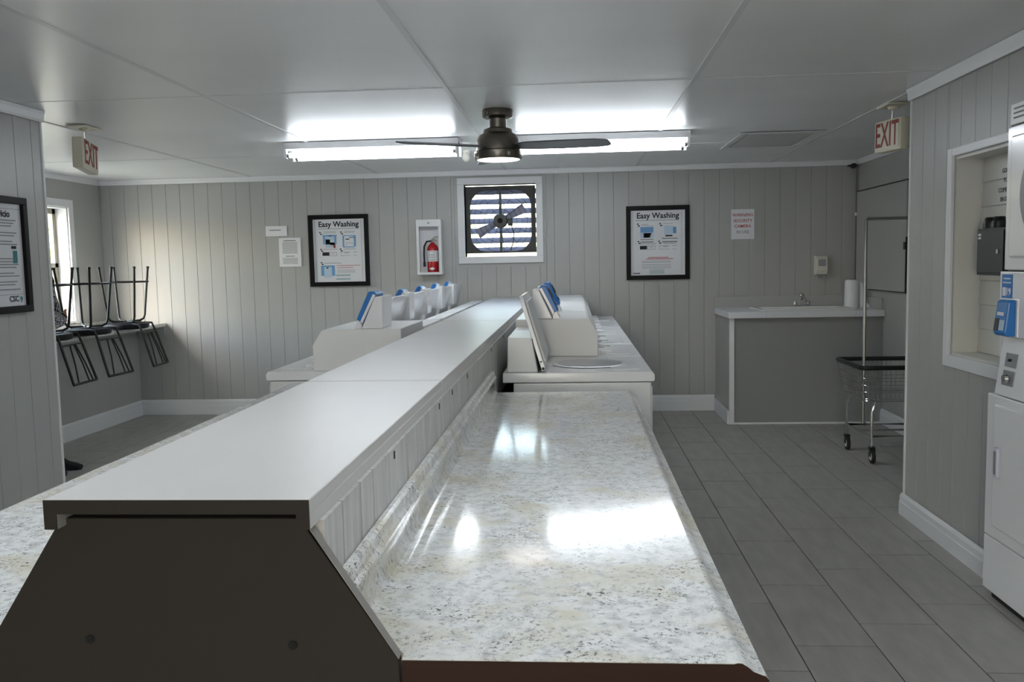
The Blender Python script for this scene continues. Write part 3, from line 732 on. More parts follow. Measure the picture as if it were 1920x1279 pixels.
# ================================================================== POSTERS, PAPERS
def frame_on_back(x0, x1, z0, z1, label, variant):
    t = thing('framed_poster', ((x0+x1)/2, YB-.02, z0), label, 'poster', 'framed washing instructions')
    fw = .042; y0, y1 = YB-.034, YB-.009
    MB().box(x0, x1, y0, y1, z1-fw, z1).box(x0, x1, y0, y1, z0, z0+fw).box(x0, x0+fw, y0, y1, z0+fw, z1-fw).box(x1-fw, x1, y0, y1, z0+fw, z1-fw).obj('frame', blackF, parent=t, bevel=.003)
    sh = B(x0+fw, x1-fw, YB-.014, YB-.010, z0+fw, z1-fw).obj('poster_sheet', paperM, parent=t)
    yp = YB-.0155; w = x1-x0-2*fw; h = z1-z0-2*fw; xa, za = x0+fw, z0+fw
    X = lambda u: xa+u*w
    Z = lambda v: za+(1-v)*h
    def R(u0, u1, v0, v1, M, nm='print'): B(X(u0), X(u1), yp-.0004, yp+.0014, Z(v1), Z(v0)).obj(nm, M, parent=t)
    text_mesh('Easy Washing', .074, inkM, 'heading', t, (X(.5), yp, Z(.085)), FRONT, bold=.0016, sx=.98)
    def rects(lst, M, nm):
        mb = MB()
        for (u0, u1, v0, v1) in lst: mb.box(X(u0), X(u1), yp-.0004, yp+.0014, Z(v1), Z(v0))
        mb.obj(nm, M, parent=t)
    thin = []
    rects([(.10, .88, .150, .158)], ginkM, 'subheading')
    rects([(.04, .044, .02, .98), (.935, .939, .02, .98)], ginkM, 'border_line')
    nums = [(.12, .20), (.53, .20), (.13, .47), (.51, .47)] + ([(.13, .68)] if variant == 0 else [])
    rects([(u, u+.03, v, v+.018) for u, v in nums]+[(u+.015, u+.055, v+.028, v+.045) for u, v in nums], inkM, 'step_number')
    if variant == 0:
        rects([(.18, .46, .25, .275), (.19, .23, .275, .40), (.41, .45, .275, .40)], bluinkM, 'tub_drawing')
        rects([(.23, .41, .275, .45)], lbluM, 'tub_inside'); rects([(.24, .33, .32, .40)], dinkM, 'clothes_drawing'); rects([(.33, .42, .37, .41), (.39, .43, .40, .46)], rinkM, 'clothes_drawing')
        rects([(.30, .36, .26, .272)], inkM, 'dial_drawing')
        rects([(.57, .83, .26, .275), (.57, .60, .275, .44), (.79, .83, .275, .44), (.58, .80, .44, .455)], bluinkM, 'tub_drawing')
        rects([(.63, .70, .315, .33), (.70, .80, .29, .30)], inkM, 'pour_drawing'); rects([(.64, .77, .38, .385), (.64, .645, .385, .42), (.77, .775, .385, .42)], ginkM, 'pour_drawing')
        rects([(.13, .40, .735, .76), (.13, .19, .76, .90), (.34, .40, .76, .90)], bluinkM, 'tub_drawing'); rects([(.19, .34, .76, .93)], lbluM, 'tub_inside'); rects([(.235, .275, .765, .785)], inkM, 'dial_drawing')
        rects([(.43, .90, .735, .742), (.44, .76, .77, .777)], rinkM, 'red_lines'); rects([(.44, .80, v, v+.005) for v in (.81, .83, .85)], ginkM, 'small_print'); rects([(.42, .70, v, v+.006) for v in (.885, .90, .945, .96)], tealM, 'small_print')
        rects([(.20, .53, .695, .703)], ginkM, 'caption')
    else:
        rects([(.18, .42, .255, .34)], bluinkM, 'tub_drawing'); rects([(.18, .42, .34, .42)], lbluM, 'tub_inside'); rects([(.24, .36, .37, .42)], dinkM, 'clothes_drawing'); rects([(.24, .38, .35, .372)], rinkM, 'clothes_drawing')
        rects([(.18, .42, .44, .452), (.18, .42, .478, .495)], ginkM, 'base_drawing')
        rects([(.62, .78, .24, .38)], lbluM, 'lid_drawing'); rects([(.78, .84, .26, .36)], bluinkM, 'lid_drawing'); rects([(.64, .77, .385, .405)], inkM, 'drawer_drawing'); rects([(.58, .86, .43, .445), (.58, .86, .478, .498)], ginkM, 'base_drawing')
        rects([(.32, .70, .722, .732), (.28, .78, .745, .755)], rinkM, 'red_lines'); rects([(.20, .74, v, v+.006) for v in (.78, .80, .835, .86, .885)], ginkM, 'small_print'); rects([(.34, .62, v, v+.005) for v in (.915, .935, .955, .97)], tealM, 'small_print')
        rects([(.04, .17, .962, .975)], inkM, 'corner_mark')
    dv = .525 if variant == 0 else .545
    rects([(.17, .30, dv, dv+.055)], inkM, 'display_drawing')
    rects([(.31, .45, dv, dv+.006), (.31, .315, dv, dv+.06), (.31, .45, dv+.055, dv+.06), (.445, .45, dv, dv+.06), (.36, .40, dv+.025, dv+.032)], ginkM, 'button_drawing')
    rects([(.53, .72, dv, dv+.006), (.53, .72, dv+.055, dv+.06), (.53, .535, dv, dv+.06), (.76, .85, dv, dv+.006), (.76, .85, dv+.055, dv+.06), (.60, .68, dv+.012, dv+.02)], ginkM, 'button_drawing')
    rects([(.20, .45, .195, .201), (.20, .44, .215, .221), (.60, .82, .195, .201), (.60, .80, .215, .221), (.19, .47, .475, .482), (.60, .82, .475, .482)] if variant == 0 else
          [(.20, .32, .215, .221), (.20, .42, .235, .24), (.60, .78, .205, .211), (.19, .47, .51, .517), (.60, .84, .51, .517)], ginkM, 'caption')
    B(x0+fw, x1-fw, YB-.021, YB-.019, z0+fw, z1-fw).obj('pane', glassM, parent=t)
    return t
frame_on_back(-2.580, -1.986, 1.264, 1.960, 'black framed Easy Washing poster left of the fire extinguisher', 0)
frame_on_back(.507, 1.104, 1.270, 1.970, 'black framed Easy Washing poster right of the exhaust fan', 1)
def paper(x0, x1, z0, z1, label, lines):
    t = thing('wall_notice', ((x0+x1)/2, YB-.01, z0), label, 'notice')
    B(x0, x1, YB-.0115, YB-.009, z0, z1).obj('paper_sheet', paperM, parent=t)
    for (u0, u1, v, hh, M) in lines:
        B(x0+u0*(x1-x0), x0+u1*(x1-x0), YB-.0125, YB-.0112, z1-(v+hh)*(z1-z0), z1-v*(z1-z0)).obj('print_line', M, parent=t)
    return t
paper(-3.014, -2.80, 1.765, 1.864, 'small white landscape notice, highest of the two papers left of the framed poster', [(.18, .72, .36, .10, ginkM)])
paper(-2.886, -2.667, 1.464, 1.746, 'white portrait typed notice low beside the left framed poster',
      [(.22, .78, .08, .04, ginkM)]+[(.16, .84, .16+.045*k, .02, ginkM) for k in range(9)]+[(.3, .7, .62, .03, ginkM)]+[(.16, .84, .70+.045*k, .02, ginkM) for k in range(5)])
nr_ = paper(1.494, 1.710, 1.636, 1.917, 'white security warning notice at the right end of the back wall', [])
for s, z, M in (('WARNING', 1.862, rinkM), ('SECURITY', 1.808, rinkM), ('CAMERA', 1.757, rinkM), ('IN USE', 1.702, ginkM)):
    text_mesh(s, .040, M, 'lettering', nr_, (1.602, YB-.0125, z), FRONT, bold=.0004)

# left wall poster
lp = thing('framed_poster', (XL+.02, 4.27, 1.25), 'black framed instruction poster on the near left wall, cut by the picture edge', 'poster')
py0, py1, pz0, pz1 = 4.03, 4.52, 1.250, 1.856; fw = .036; xa, xb = XL+.009, XL+.034
MB().box(xa, xb, py0, py1, pz1-fw, pz1).box(xa, xb, py0, py1, pz0, pz0+fw).box(xa, xb, py0, py0+fw, pz0+fw, pz1-fw).box(xa, xb, py1-fw, py1, pz0+fw, pz1-fw).obj('frame', blackF, parent=lp, bevel=.003)
B(xa+.001, xa+.005, py0+fw, py1-fw, pz0+fw, pz1-fw).obj('poster_sheet', paperM, parent=lp)
xp = xa+.006
text_mesh('Servicio', .05, inkM, 'heading', lp, (xp, 4.395, 1.765), FACE_PX, 'RIGHT', bold=.0012)
def LPr(lst, M, nm):
    mb = MB()
    for (a, b_, c, d) in lst: mb.box(xp-.0005, xp+.0006, a, b_, c, d)
    mb.obj(nm, M, parent=lp)
LPr([(4.08, 4.475, 1.792, 1.794), (4.08, 4.475, 1.345, 1.347)], ginkM, 'rule_line')
LPr([(4.12, 4.44-.02*(k % 3), z, z+.006) for k, z in enumerate((1.73, 1.715, 1.70, 1.665, 1.65, 1.62, 1.605, 1.53, 1.515, 1.50, 1.485, 1.455, 1.44, 1.41, 1.395, 1.37))], ginkM, 'small_print')
LPr([(4.39, 4.43, 1.585, 1.60)], inkM, 'phone_drawing'); LPr([(4.40, 4.435, 1.51, 1.575)], tealM, 'phone_drawing')
text_mesh('CSC', .042, mat('slate_ink', (60, 70, 84), .6), 'logo_text', lp, (xp, 4.425, 1.322), FACE_PX, 'RIGHT', bold=.0012)
MB().add([(xp, 4.432, 1.325), (xp, 4.445, 1.338), (xp, 4.458, 1.325), (xp, 4.445, 1.300), (xp+.0006, 4.432, 1.325), (xp+.0006, 4.445, 1.338), (xp+.0006, 4.458, 1.325), (xp+.0006, 4.445, 1.300)],
         [(0,1,2,3),(7,6,5,4),(0,4,5,1),(1,5,6,2),(2,6,7,3),(3,7,4,0)]).obj('logo_drop', tealM, parent=lp)
B(xa+.012, xa+.014, py0+fw, py1-fw, pz0+fw, pz1-fw).obj('pane', glassM, parent=lp)

# ================================================================== FIRE EXTINGUISHER
x0, x1, z0, z1 = -1.492, -1.257, 1.362, 1.884
ec = thing('extinguisher_cabinet', ((x0+x1)/2, YB-.07, z0), 'white glazed extinguisher cabinet on the back wall left of the fan', 'cabinet')
yc0, yc1 = YB-.135, YB-.009
MB().box(x0, x0+.008, yc0, yc1, z0, z1).box(x1-.008, x1, yc0, yc1, z0, z1).box(x0+.008, x1-.008, yc0, yc1, z0, z0+.008).box(x0+.008, x1-.008, yc0, yc1, z1-.008, z1).box(x0+.008, x1-.008, yc1-.006, yc1, z0+.008, z1-.008).obj('box_shell', applM, parent=ec)
dr = MB().box(x0-.002, x1+.002, yc0-.014, yc0-.001, z1-.065, z1+.002).box(x0-.002, x1+.002, yc0-.014, yc0-.001, z0-.002, z0+.022).box(x0-.002, x0+.024, yc0-.014, yc0-.001, z0+.022, z1-.065).box(x1-.024, x1+.002, yc0-.014, yc0-.001, z0+.022, z1-.065).obj('door_frame', trimM, parent=ec, bevel=.002)
MB().lathe([(.009, 0), (.009, .006)], ((x0+x1)/2, yc0-.020, z1-.032), 14, 'y').obj('lock', chromeM, parent=dr)
B(x0+.024, x1-.024, yc0-.009, yc0-.006, z0+.022, z1-.065).obj('pane', glassM, parent=ec)
fe = thing('fire_extinguisher', (-1.355, YB-.075, z0+.008), 'red fire extinguisher with black hose inside the white cabinet', 'fire extinguisher')
ecx, ecy = -1.352, YB-.072
MB().lathe([(.044, 0), (.052, .004), (.053, .02), (.053, .235), (.046, .262), (.028, .282), (.018, .288), (.018, .30)], (ecx, ecy, z0+.0085), 28).obj('cylinder', redM, parent=fe, smooth=True)
MB().lathe([(.0535, .115), (.0538, .118), (.0538, .218), (.0535, .22)], (ecx, ecy, z0+.0085), 28).obj('label', paperM, parent=fe, smooth=True)
for r_ in range(4):
    for c_ in range(3):
        a = -PI/2+(c_-1)*.38; px_, py_ = ecx+.0545*math.cos(a), ecy+.0545*math.sin(a); zz = z0+.14+r_*.024
        MB().lathe([(.0045, 0), (.0045, .0012)], (px_, py_-.0005, zz), 8, 'y').obj('pictogram', inkM, parent=fe)
MB().prism([(ecx-.03, z0+.055), (ecx, z0+.070), (ecx+.03, z0+.055), (ecx, z0+.040)], 'y', ecy-.0550, ecy-.0535).obj('diamond_mark', paperM, parent=fe)
MB().box(ecx-.014, ecx+.014, ecy-.014, ecy+.014, z0+.305, z0+.335).obj('valve', chromeM, parent=fe, bevel=.003)
MB().tube([(ecx-.01, ecy, z0+.33), (ecx+.02, ecy, z0+.352), (ecx+.055, ecy, z0+.362)], .005, 6).tube([(ecx-.005, ecy, z0+.322), (ecx+.03, ecy, z0+.33), (ecx+.05, ecy, z0+.32)], .004, 6).obj('lever', chromeM, parent=fe, smooth=True)
MB().tube([(ecx-.014, ecy-.01, z0+.32), (ecx-.055, ecy-.015, z0+.315), (ecx-.078, ecy-.02, z0+.27), (ecx-.082, ecy-.02, z0+.20), (ecx-.080, ecy-.02, z0+.12)], .008, 8).tube([(ecx-.080, ecy-.02, z0+.12), (ecx-.079, ecy-.02, z0+.075)], .012, 8).obj('hose', blackM, parent=fe, smooth=True)

# ================================================================== CEILING THINGS
def light_fixture(xa, xb, yc, label):
    t = thing('tube_light_fixture', ((xa+xb)/2, yc, 2.22), label, 'ceiling light')
    hs = MB().prism([(yc-.135, CZ-.005), (yc-.125, CZ-.05), (yc+.125, CZ-.05), (yc+.135, CZ-.005)], 'x', xa, xb).obj('housing', trimM, parent=t)
    for yo in (-.10, .10):
        for xe, s_ in ((xa, 1), (xb, -1)):
            MB().box(min(xe, xe+s_*.02), max(xe, xe+s_*.02), min(yc+yo-.018, yc), max(yc+yo+.018, yc), CZ-.048, CZ-.03).box(min(xe, xe+s_*.02), max(xe, xe+s_*.02), yc+yo-.018, yc+yo+.018, CZ-.115, CZ-.049).obj('lamp_holder', trimM, parent=t, bevel=.003)
        tb = MB().tube([(xa+.03, yc+yo, CZ-.092), (xb-.03, yc+yo, CZ-.092)], .0165, 14).obj('lamp_tube', tubeM, parent=t, smooth=True)
        for xe, s_ in ((xa+.02, 1), (xb-.02, -1)):
            MB().lathe([(.0168, 0), (.0168, .018)], (xe if s_ > 0 else xe-.018, yc+yo, CZ-.092), 14, 'x').obj('tube_cap', chromeM, parent=tb)
    return t
light_fixture(-2.06, -.80, 6.32, 'left twin fluorescent tube light on the ceiling near the back wall')
light_fixture(-.42, .82, 6.32, 'right twin fluorescent tube light behind the ceiling fan blade')
light_fixture(-.42, .82, 1.55, 'unseen added twin fluorescent tube light over the near counter')  # this and the next: out of view, added to light the washers' near faces
light_fixture(-2.06, -.80, 1.55, 'unseen added twin fluorescent tube light near the left wall')

fan = thing('ceiling_fan', (-.43, 5.17, 2.06), 'brushed nickel ceiling fan with dark blades and round lamp', 'ceiling fan')
fxc, fyc = -.43, 5.17
MB().lathe([(.088, 0), (.090, -.004), (.090, -.038), (.082, -.046), (.058, -.052)], (fxc, fyc, CZ-.001), 36).obj('canopy', nickelM, parent=fan, smooth=True)
MB().lathe([(.052, 0), (.052, -.075)], (fxc, fyc, CZ-.048), 32).obj('neck', nickelM, parent=fan, smooth=True)
MB().lathe([(.060, 0), (.084, -.010), (.088, -.030), (.112, -.044), (.128, -.075), (.130, -.130), (.126, -.136)], (fxc, fyc, CZ-.105), 40).obj('motor_housing', nickelM, parent=fan, smooth=True)
MB().lathe([(.126, 0), (.140, -.006), (.141, -.040), (.136, -.052)], (fxc, fyc, CZ-.236), 40).obj('lamp_ring', nickelM, parent=fan, smooth=True)
MB().lathe([(.128, 0), (.124, -.004), (.05, -.012)], (fxc, fyc, CZ-.285), 36).obj('lamp_lens', lampM, parent=fan, smooth=True)
for k in range(4):
    a = PI/2*k+.5
    MB().lathe([(.010, 0), (.010, .02)], (fxc+.142*math.cos(a), fyc+.142*math.sin(a), CZ-.275), 10).obj('thumb_screw', nickelM, parent=fan)
for ang in (-18, 102, 222):
    a = math.radians(ang); c, s_ = math.cos(a), math.sin(a); tilt = math.radians(12)
    def P(r, w, dz): return (fxc+r*c-w*math.cos(tilt)*s_, fyc+r*s_+w*math.cos(tilt)*c, CZ-.212-w*math.sin(tilt)-(r-.12)*.03+dz)
    st = [(.12, .045), (.2, .060), (.4, .066), (.6, .062), (.66, .048), (.675, .03)]
    vs = []; fs = []; n = len(st)
    for dz in (0, -.007):
        for r, w in st: vs += [P(r, -w, dz), P(r, w, dz)]
    for i in range(n-1):
        fs += [(2*i, 2*i+2, 2*i+3, 2*i+1), (2*n+2*i, 2*n+2*i+1, 2*n+2*i+3, 2*n+2*i+2), (2*i, 2*n+2*i, 2*n+2*i+2, 2*i+2), (2*i+1, 2*i+3, 2*n+2*i+3, 2*n+2*i+1)]
    fs += [(0, 1, 2*n+1, 2*n), (2*n-2, 4*n-2, 4*n-1, 2*n-1)]
    MB().add(vs, fs).obj('blade', bladeM, parent=fan)

sm = thing('ceiling_sensor', (-.83, 6.95, 2.25), 'small cream sensor on the ceiling beside the left tube light', 'sensor')
MB().lathe([(.030, 0), (.030, -.02), (.022, -.03)], (-.83, 6.95, CZ-.001), 20).obj('base', whiteP, parent=sm, smooth=True)
MB().ball((-.83, 6.93, CZ-.055), .032, 10, (1, 1, 1.2)).obj('head', whiteP, parent=sm, smooth=True)

ah = thing('attic_hatch', (1.49, 6.85, 2.33), 'white attic access hatch in the ceiling right of the tube light', 'hatch')
MB().box(1.20, 1.80, 6.40, 6.45, CZ-.012, CZ-.0045).box(1.20, 1.80, 7.22, 7.27, CZ-.012, CZ-.0045).box(1.20, 1.25, 6.45, 7.22, CZ-.012, CZ-.0045).box(1.75, 1.80, 6.45, 7.22, CZ-.012, CZ-.0045).obj('hatch_frame', battM, parent=ah, bevel=.002)
B(1.262, 1.738, 6.462, 7.208, CZ-.010, CZ-.0045).obj('hatch_panel', mat('hatch_paint', (196, 197, 194), .5), parent=ah)

def exit_sign(px, py, face_px, label, rz, tilt):
    t = thing('exit_sign', (px, py, 2.04), label, 'exit sign', 'exit signs')
    W2, hz0, hz1, th = .145, 2.075, 2.26, .032
    R = Matrix.Translation((px, py, 2.26)) @ Matrix.Rotation(rz, 4, 'Z') @ Matrix.Rotation(tilt, 4, 'X') @ Matrix.Translation((-px, -py, -2.26))
    def tr(o):
        O = origin(t); o.data.transform(Matrix.Translation(-O) @ R @ Matrix.Translation(O)); return o
    hb = tr(B(px-th, px+th, py-W2, py+W2, hz0, hz1).obj('housing', exitW, parent=t, bevel=.008))
    sg = 1 if face_px else -1
    tr(MB().box(px+sg*th, px+sg*(th+.003), py-W2+.014, py+W2-.014, hz0+.014, hz1-.014).obj('face_plate', exitW, parent=t, bevel=.004))
    o = text_mesh('EXIT', .205, exitR, 'lettering', t, (px+sg*(th+.004), py, (hz0+hz1)/2), FACE_PX if face_px else FACE_NX, bold=.002, sx=.62, spacing=1.0)
    tr(o)
    MB().prism([(px-.06, py-.10), (px+.06, py-.10), (px+.06, py+.10), (px-.06, py+.10)], 'z', CZ-.014, CZ-.0045).obj('ceiling_plate', exitW, parent=t, bevel=.003)
    MB().lathe([(.03, 0), (.022, -.015), (.01, -.02)], (px, py, CZ-.014), 16).obj('canopy', exitW, parent=t)
    MB().tube([(px, py, CZ-.03), (px, py, 2.258)], .006, 8).obj('stem', chromeM, parent=t)
    return t
exit_sign(-3.0, 5.27, True, 'exit sign hanging at left beyond the near left wall', math.radians(13), math.radians(-4))
exit_sign(1.905, 5.42, False, 'exit sign hanging at right beyond the near right wall', math.radians(10), math.radians(1))

# ================================================================== NICHE, LOCKBOX, DRYER
nb = MB()
nb.box(1.836, 1.856, 4.42, 4.475, .905, 1.967).box(1.836, 1.856, 3.765, 4.42, 1.928, 1.967).box(1.836, 1.856, 3.765, 4.42, .905, .962)
tn = struct(nb.obj('trim_8', trimM, bevel=.003))
niw = mat('niche_white', (218, 217, 210), .4)
ni = struct(MB().box(1.856, 2.0, 4.405, 4.42, .962, 1.928).box(1.856, 2.0, NY0, 4.405, 1.913, 1.928).box(1.856, 2.0, NY0, 4.405, .962, .975).obj('wall_niche', niw))
for k in range(8):
    z = .975+k*.1173
    MB().prism([(1.978, z), (1.972, z+.004), (1.980, z+.1165), (1.999, z+.1165), (1.999, z)], 'y', NY0, 4.404).obj('lap_board', niw, parent=ni)
for s, y, z in (('GO', 4.175, 1.832), ('PUR', 4.153, 1.789), ('COMFC', 4.178, 1.745), ('IN OR', 4.170, 1.703)):
    text_mesh(s, .030, mat('soft_black_ink', (80, 80, 80), .7), 'lettering', ni, (1.970, y, z), FACE_NX, 'CENTER')
lb = thing('lock_box', (1.93, 4.17, 1.38), 'black steel lock box hanging in the white niche', 'lock box')
B(1.885, 1.97, 3.97, 4.236, 1.358, 1.571).obj('box_body', blackM, parent=lb, bevel=.003)
ld = B(1.880, 1.885, 3.98, 4.226, 1.372, 1.560).obj('door', mat('box_door', (44, 45, 50), .4), parent=lb, bevel=.001)
MB().lathe([(.011, 0), (.011, .006)], (1.873, 4.02, 1.465), 14, 'x').obj('lock', chromeM, parent=ld)
for z in (1.528, 1.543): B(1.8788, 1.8802, 4.19, 4.215, z-.005, z+.005).obj('sticker', paperM, parent=ld)
for i, y in enumerate((4.115, 4.195)):
    k_ = thing('black_knob', (1.92, y, 1.571), 'black round knob on top of the lock box, '+('nearer of the two' if i == 0 else 'farther of the two'), 'knob')
    MB().lathe([(.034, 0), (.034, .02), (.028, .035)], (1.925, y, 1.5715), 20).obj('lower_ring', blackM, parent=k_, smooth=True)
    MB().lathe([(.024, 0), (.026, .008), (.022, .016)], (1.925, y, 1.607), 20).obj('cap', blackM, parent=k_, smooth=True)

# stacked dryer
dr = thing('stacked_dryer', (2.1, 3.36, 0), 'white stacked tumble dryer set into the right wall at the picture edge', 'dryer')
da, db = 2.99, 3.755; xf = 1.75
MB().box(xf+.02, 2.5, da+.005, db-.005, .02, 1.118).box(xf+.02, 2.5, da+.005, 3.66, 1.118, 2.045).obj('cabinet', applG, parent=dr, bevel=.003)
B(xf+.01, xf+.3, da+.02, db-.02, .0, .03).obj('plinth', rubM, parent=dr)
B(xf-.02, xf+.019, da, db, .04, .27).obj('kick_panel', applM, parent=dr, bevel=.004)
B(xf-.02, xf+.019, da, db, .275, .875).obj('lower_front', applM, parent=dr, bevel=.004)
ld = B(xf-.034, xf-.0205, da+.09, db-.085, .33, .84).obj('lower_door', applM, parent=dr, bevel=.008, seg=3)
MB().box(xf-.050, xf-.034, db-.155, db-.125, .545, .67).obj('handle', mat('handle_lavender', (206, 206, 224), .4), parent=ld, bevel=.006)
MB().box(xf-.052, xf-.050, db-.150, db-.133, .56, .655).obj('grip_recess', greyP, parent=ld)
db = 3.70
con = MB().prism([(xf+.019, .880), (xf-.02, .880), (xf+.012, 1.118), (xf+.019, 1.12)], 'y', da, db).obj('coin_console', applM, parent=dr, bevel=.003)
for (z0_, z1_) in ((.925, .985), (1.0, 1.055)):
    q0 = .03
    fx = lambda z: xf-.02+.032*(z-.88)/.238
    MB().prism([(fx(z0_)-.003, z0_), (fx(z1_)-.003, z1_), (fx(z1_)+.004, z1_), (fx(z0_)+.004, z0_)], 'y', db-.14, db-.05).obj('coin_recess', greyP, parent=con)
MB().lathe([(.016, 0), (.020, .012), (.010, .022)], (xf-.034, db-.10, .955), 16, 'x').obj('coin_knob', chromeM, parent=con, smooth=True)
MB().lathe([(.006, 0), (.006, .01)], (xf-.020, db-.11, 1.03), 12, 'x').obj('key_lock', blackM, parent=con)
B(xf-.01, xf+.019, da, db, 1.122, 1.383).obj('middle_panel', applM, parent=dr, bevel=.003)
db = 3.665
B(xf-.0, xf+.02, da+.004, db-.004, 1.383, 1.390).obj('shadow_gap', blackM, parent=dr)
B(xf-.012, xf+.019, da, db, 1.390, 1.955).obj('upper_front', applM, parent=dr, bevel=.004)
ud = B(xf-.028, xf-.0125, da+.08, db-.06, 1.44, 1.915).obj('upper_door', applM, parent=dr, bevel=.014, seg=3)
MB().lathe([(.19, 0), (.19, .006), (.15, .008)], (xf-.036, 3.32, 1.68), 36, 'x').obj('window_ring', greyP, parent=ud)
B(xf+.0, xf+.02, da+.004, db-.004, 1.955, 1.960).obj('shadow_gap', blackM, parent=dr)
vp = B(xf-.005, xf+.019, da, db, 1.962, 2.045).obj('vent_panel', applG, parent=dr, bevel=.004)
for k in range(3): B(xf-.008, xf-.0045, da+.03, db-.03, 1.985+k*.018, 1.991+k*.018).obj('vent_slot', ginkM, parent=vp)
db = 3.70
st = B(xf-.0115, xf-.0102, db-.105, db-.02, 1.277, 1.372).obj('number_sticker', blueM, parent=dr)
text_mesh('19', .040, paperM, 'lettering', st, (xf-.0122, db-.075, 1.302), FACE_NX, bold=.001)
B(xf-.0125, xf-.0114, db-.055, db-.028, 1.285, 1.320).obj('icon', paperM, parent=st)
MB().box(xf-.0125, xf-.0114, db-.095, db-.03, 1.336, 1.342).box(xf-.0125, xf-.0114, db-.09, db-.035, 1.352, 1.358).obj('print', lbluM, parent=st)
cr = thing('card_reader_box', (xf-.04, 3.62, 1.13), 'blue card reader box mounted on the dryer front', 'card reader')
MB().box(xf-.018, xf-.0105, 3.535, 3.65, 1.125, 1.275).obj('back_plate', applM, parent=cr, bevel=.002)
bd = MB().prism([(xf-.018, 1.128), (xf-.050, 1.128), (xf-.062, 1.142), (xf-.048, 1.262), (xf-.040, 1.272), (xf-.018, 1.272)], 'y', 3.545, 3.640).obj('body', blueM, parent=cr, bevel=.006)
MB().prism([(xf-.0632, 1.148), (xf-.0574, 1.198), (xf-.052, 1.198), (xf-.052, 1.148)], 'y', 3.600, 3.632).obj('card_slot', blackM, parent=bd)
MB().prism([(xf-.0628, 1.153), (xf-.0580, 1.193), (xf-.054, 1.193), (xf-.054, 1.153)], 'y', 3.556, 3.592).obj('keypad', lbluM, parent=bd)
MB().prism([(xf-.0562, 1.210), (xf-.0546, 1.224), (xf-.050, 1.224), (xf-.050, 1.210)], 'y', 3.57, 3.62).obj('print', paperM, parent=bd)

# ================================================================== LAUNDRY CART
lc = thing('laundry_cart', (2.31, 6.42, 0), 'chrome wire laundry cart with black rim and hanging rail beside the sink cabinet', 'laundry cart')
cx0, cx1, cy0, cy1 = 2.0, 2.60, 6.19, 6.77; zt, zb_ = .675, .435
rx = lambda x, f_: x
def rect_loop(x0, x1, y0, y1, z, r=.03):
    pts = []
    for (qx, qy, a0_) in ((x1-r, y1-r, 0), (x0+r, y1-r, PI/2), (x0+r, y0+r, PI), (x1-r, y0+r, 3*PI/2)):
        for i in range(4): a = a0_+PI/2*i/3; pts.append((qx+r*math.cos(a), qy+r*math.sin(a), z))
    return pts
MB().tube(rect_loop(cx0, cx1, cy0, cy1, zt), .017, 10, closed=True).obj('rim', blackM, parent=lc, smooth=True)
wm = MB(); ins = .04
def lerp(z):
    f_ = (zt-z)/(zt-zb_); return cx0+ins*f_, cx1-ins*f_, cy0+ins*f_, cy1-ins*f_
for z in (.60, .55, .50, .45, zb_):
    a, b_, c, d = lerp(z); wm.tube(rect_loop(a, b_, c, d, z), .0028 if z > zb_ else .005, 5, closed=True)
for k in range(19):
    f_ = k/18
    for yy_ in (0, 1):
        a, b_, c, d = lerp(zt); e, g_, h_, i_ = lerp(zb_)
        wm.tube([(a+(b_-a)*f_, (c, d)[yy_], zt), (e+(g_-e)*f_, (h_, i_)[yy_], zb_)], .0018, 4)
        wm.tube([((a, b_)[yy_], c+(d-c)*f_, zt), ((e, g_)[yy_], h_+(i_-h_)*f_, zb_)], .0018, 4)
    wm.tube([(e+(g_-e)*f_, h_, zb_), (e+(g_-e)*f_, i_, zb_)], .0018, 4)
wm.obj('wire_basket', chromeM, parent=lc)
fm = MB()
for (x, y) in ((2.075, 6.20), (2.045, 6.66), (2.50, 6.22), (2.50, 6.66)):
    fm.tube([(x, y, .115), (x, y, .36), (x+(.03 if x < 2.3 else -.03), y+(.02 if y < 6.4 else -.02), .43)], .0105, 8)
fm.tube([(2.075, 6.20, .19), (2.50, 6.22, .19), (2.50, 6.66, .19), (2.045, 6.66, .19)], .009, 8, closed=True)
fm.tube([(2.06, 6.43, .19), (2.50, 6.44, .19)], .008, 6)
fm.obj('chrome_frame', chromeM, parent=lc, smooth=True)
for (x, y) in ((2.075, 6.20), (2.045, 6.66), (2.50, 6.22), (2.50, 6.66)):
    cs = MB().box(x-.018, x+.018, y-.030, y+.012, .098, .118).box(x-.017, x-.013, y-.036, y-.004, .05, .10).box(x+.013, x+.017, y-.036, y-.004, .05, .10).obj('caster', blackM, parent=lc)
    MB().lathe([(.030, 0), (.050, .002), (.052, .010), (.050, .022), (.030, .024)], (x-.012, y-.02, .052), 24, 'x').obj('wheel', rubM, parent=cs, smooth=True)
    MB().lathe([(.028, 0), (.030, .002), (.006, .004)], (x-.0135, y-.02, .052), 18, 'x').obj('hub', whiteP, parent=cs)
MB().tube([(2.18, 6.71, .17), (2.18, 6.71, 1.715), (2.19, 6.71, 1.73), (2.57, 6.71, 1.73), (2.58, 6.71, 1.715), (2.58, 6.71, .17)], .0115, 10).obj('hanging_rail', mat('dull_chrome', (150, 152, 152), .38, metal=.8), parent=lc, smooth=True)
MB().box(2.17, 2.19, 6.66, 6.70, .175, .20).box(2.57, 2.59, 6.66, 6.70, .175, .20).obj('rail_bracket', chromeM, parent=lc)
cs_ = thing('cart_notice', (2.36, 6.16, .45), 'white paper notice with red writing tied to the cart basket front', 'notice')
B(2.285, 2.50, 6.164, 6.168, .455, .625).obj('paper_sheet', paperM, parent=cs_)
for s, z, M in (('DO NOT', .598, rinkM), ('REMOVE', .572, rinkM), ('CART FROM', .535, inkM), ('LAUNDRY', .50, inkM)):
    text_mesh(s, .026, M, 'lettering', cs_, (2.39, 6.163, z), FRONT)
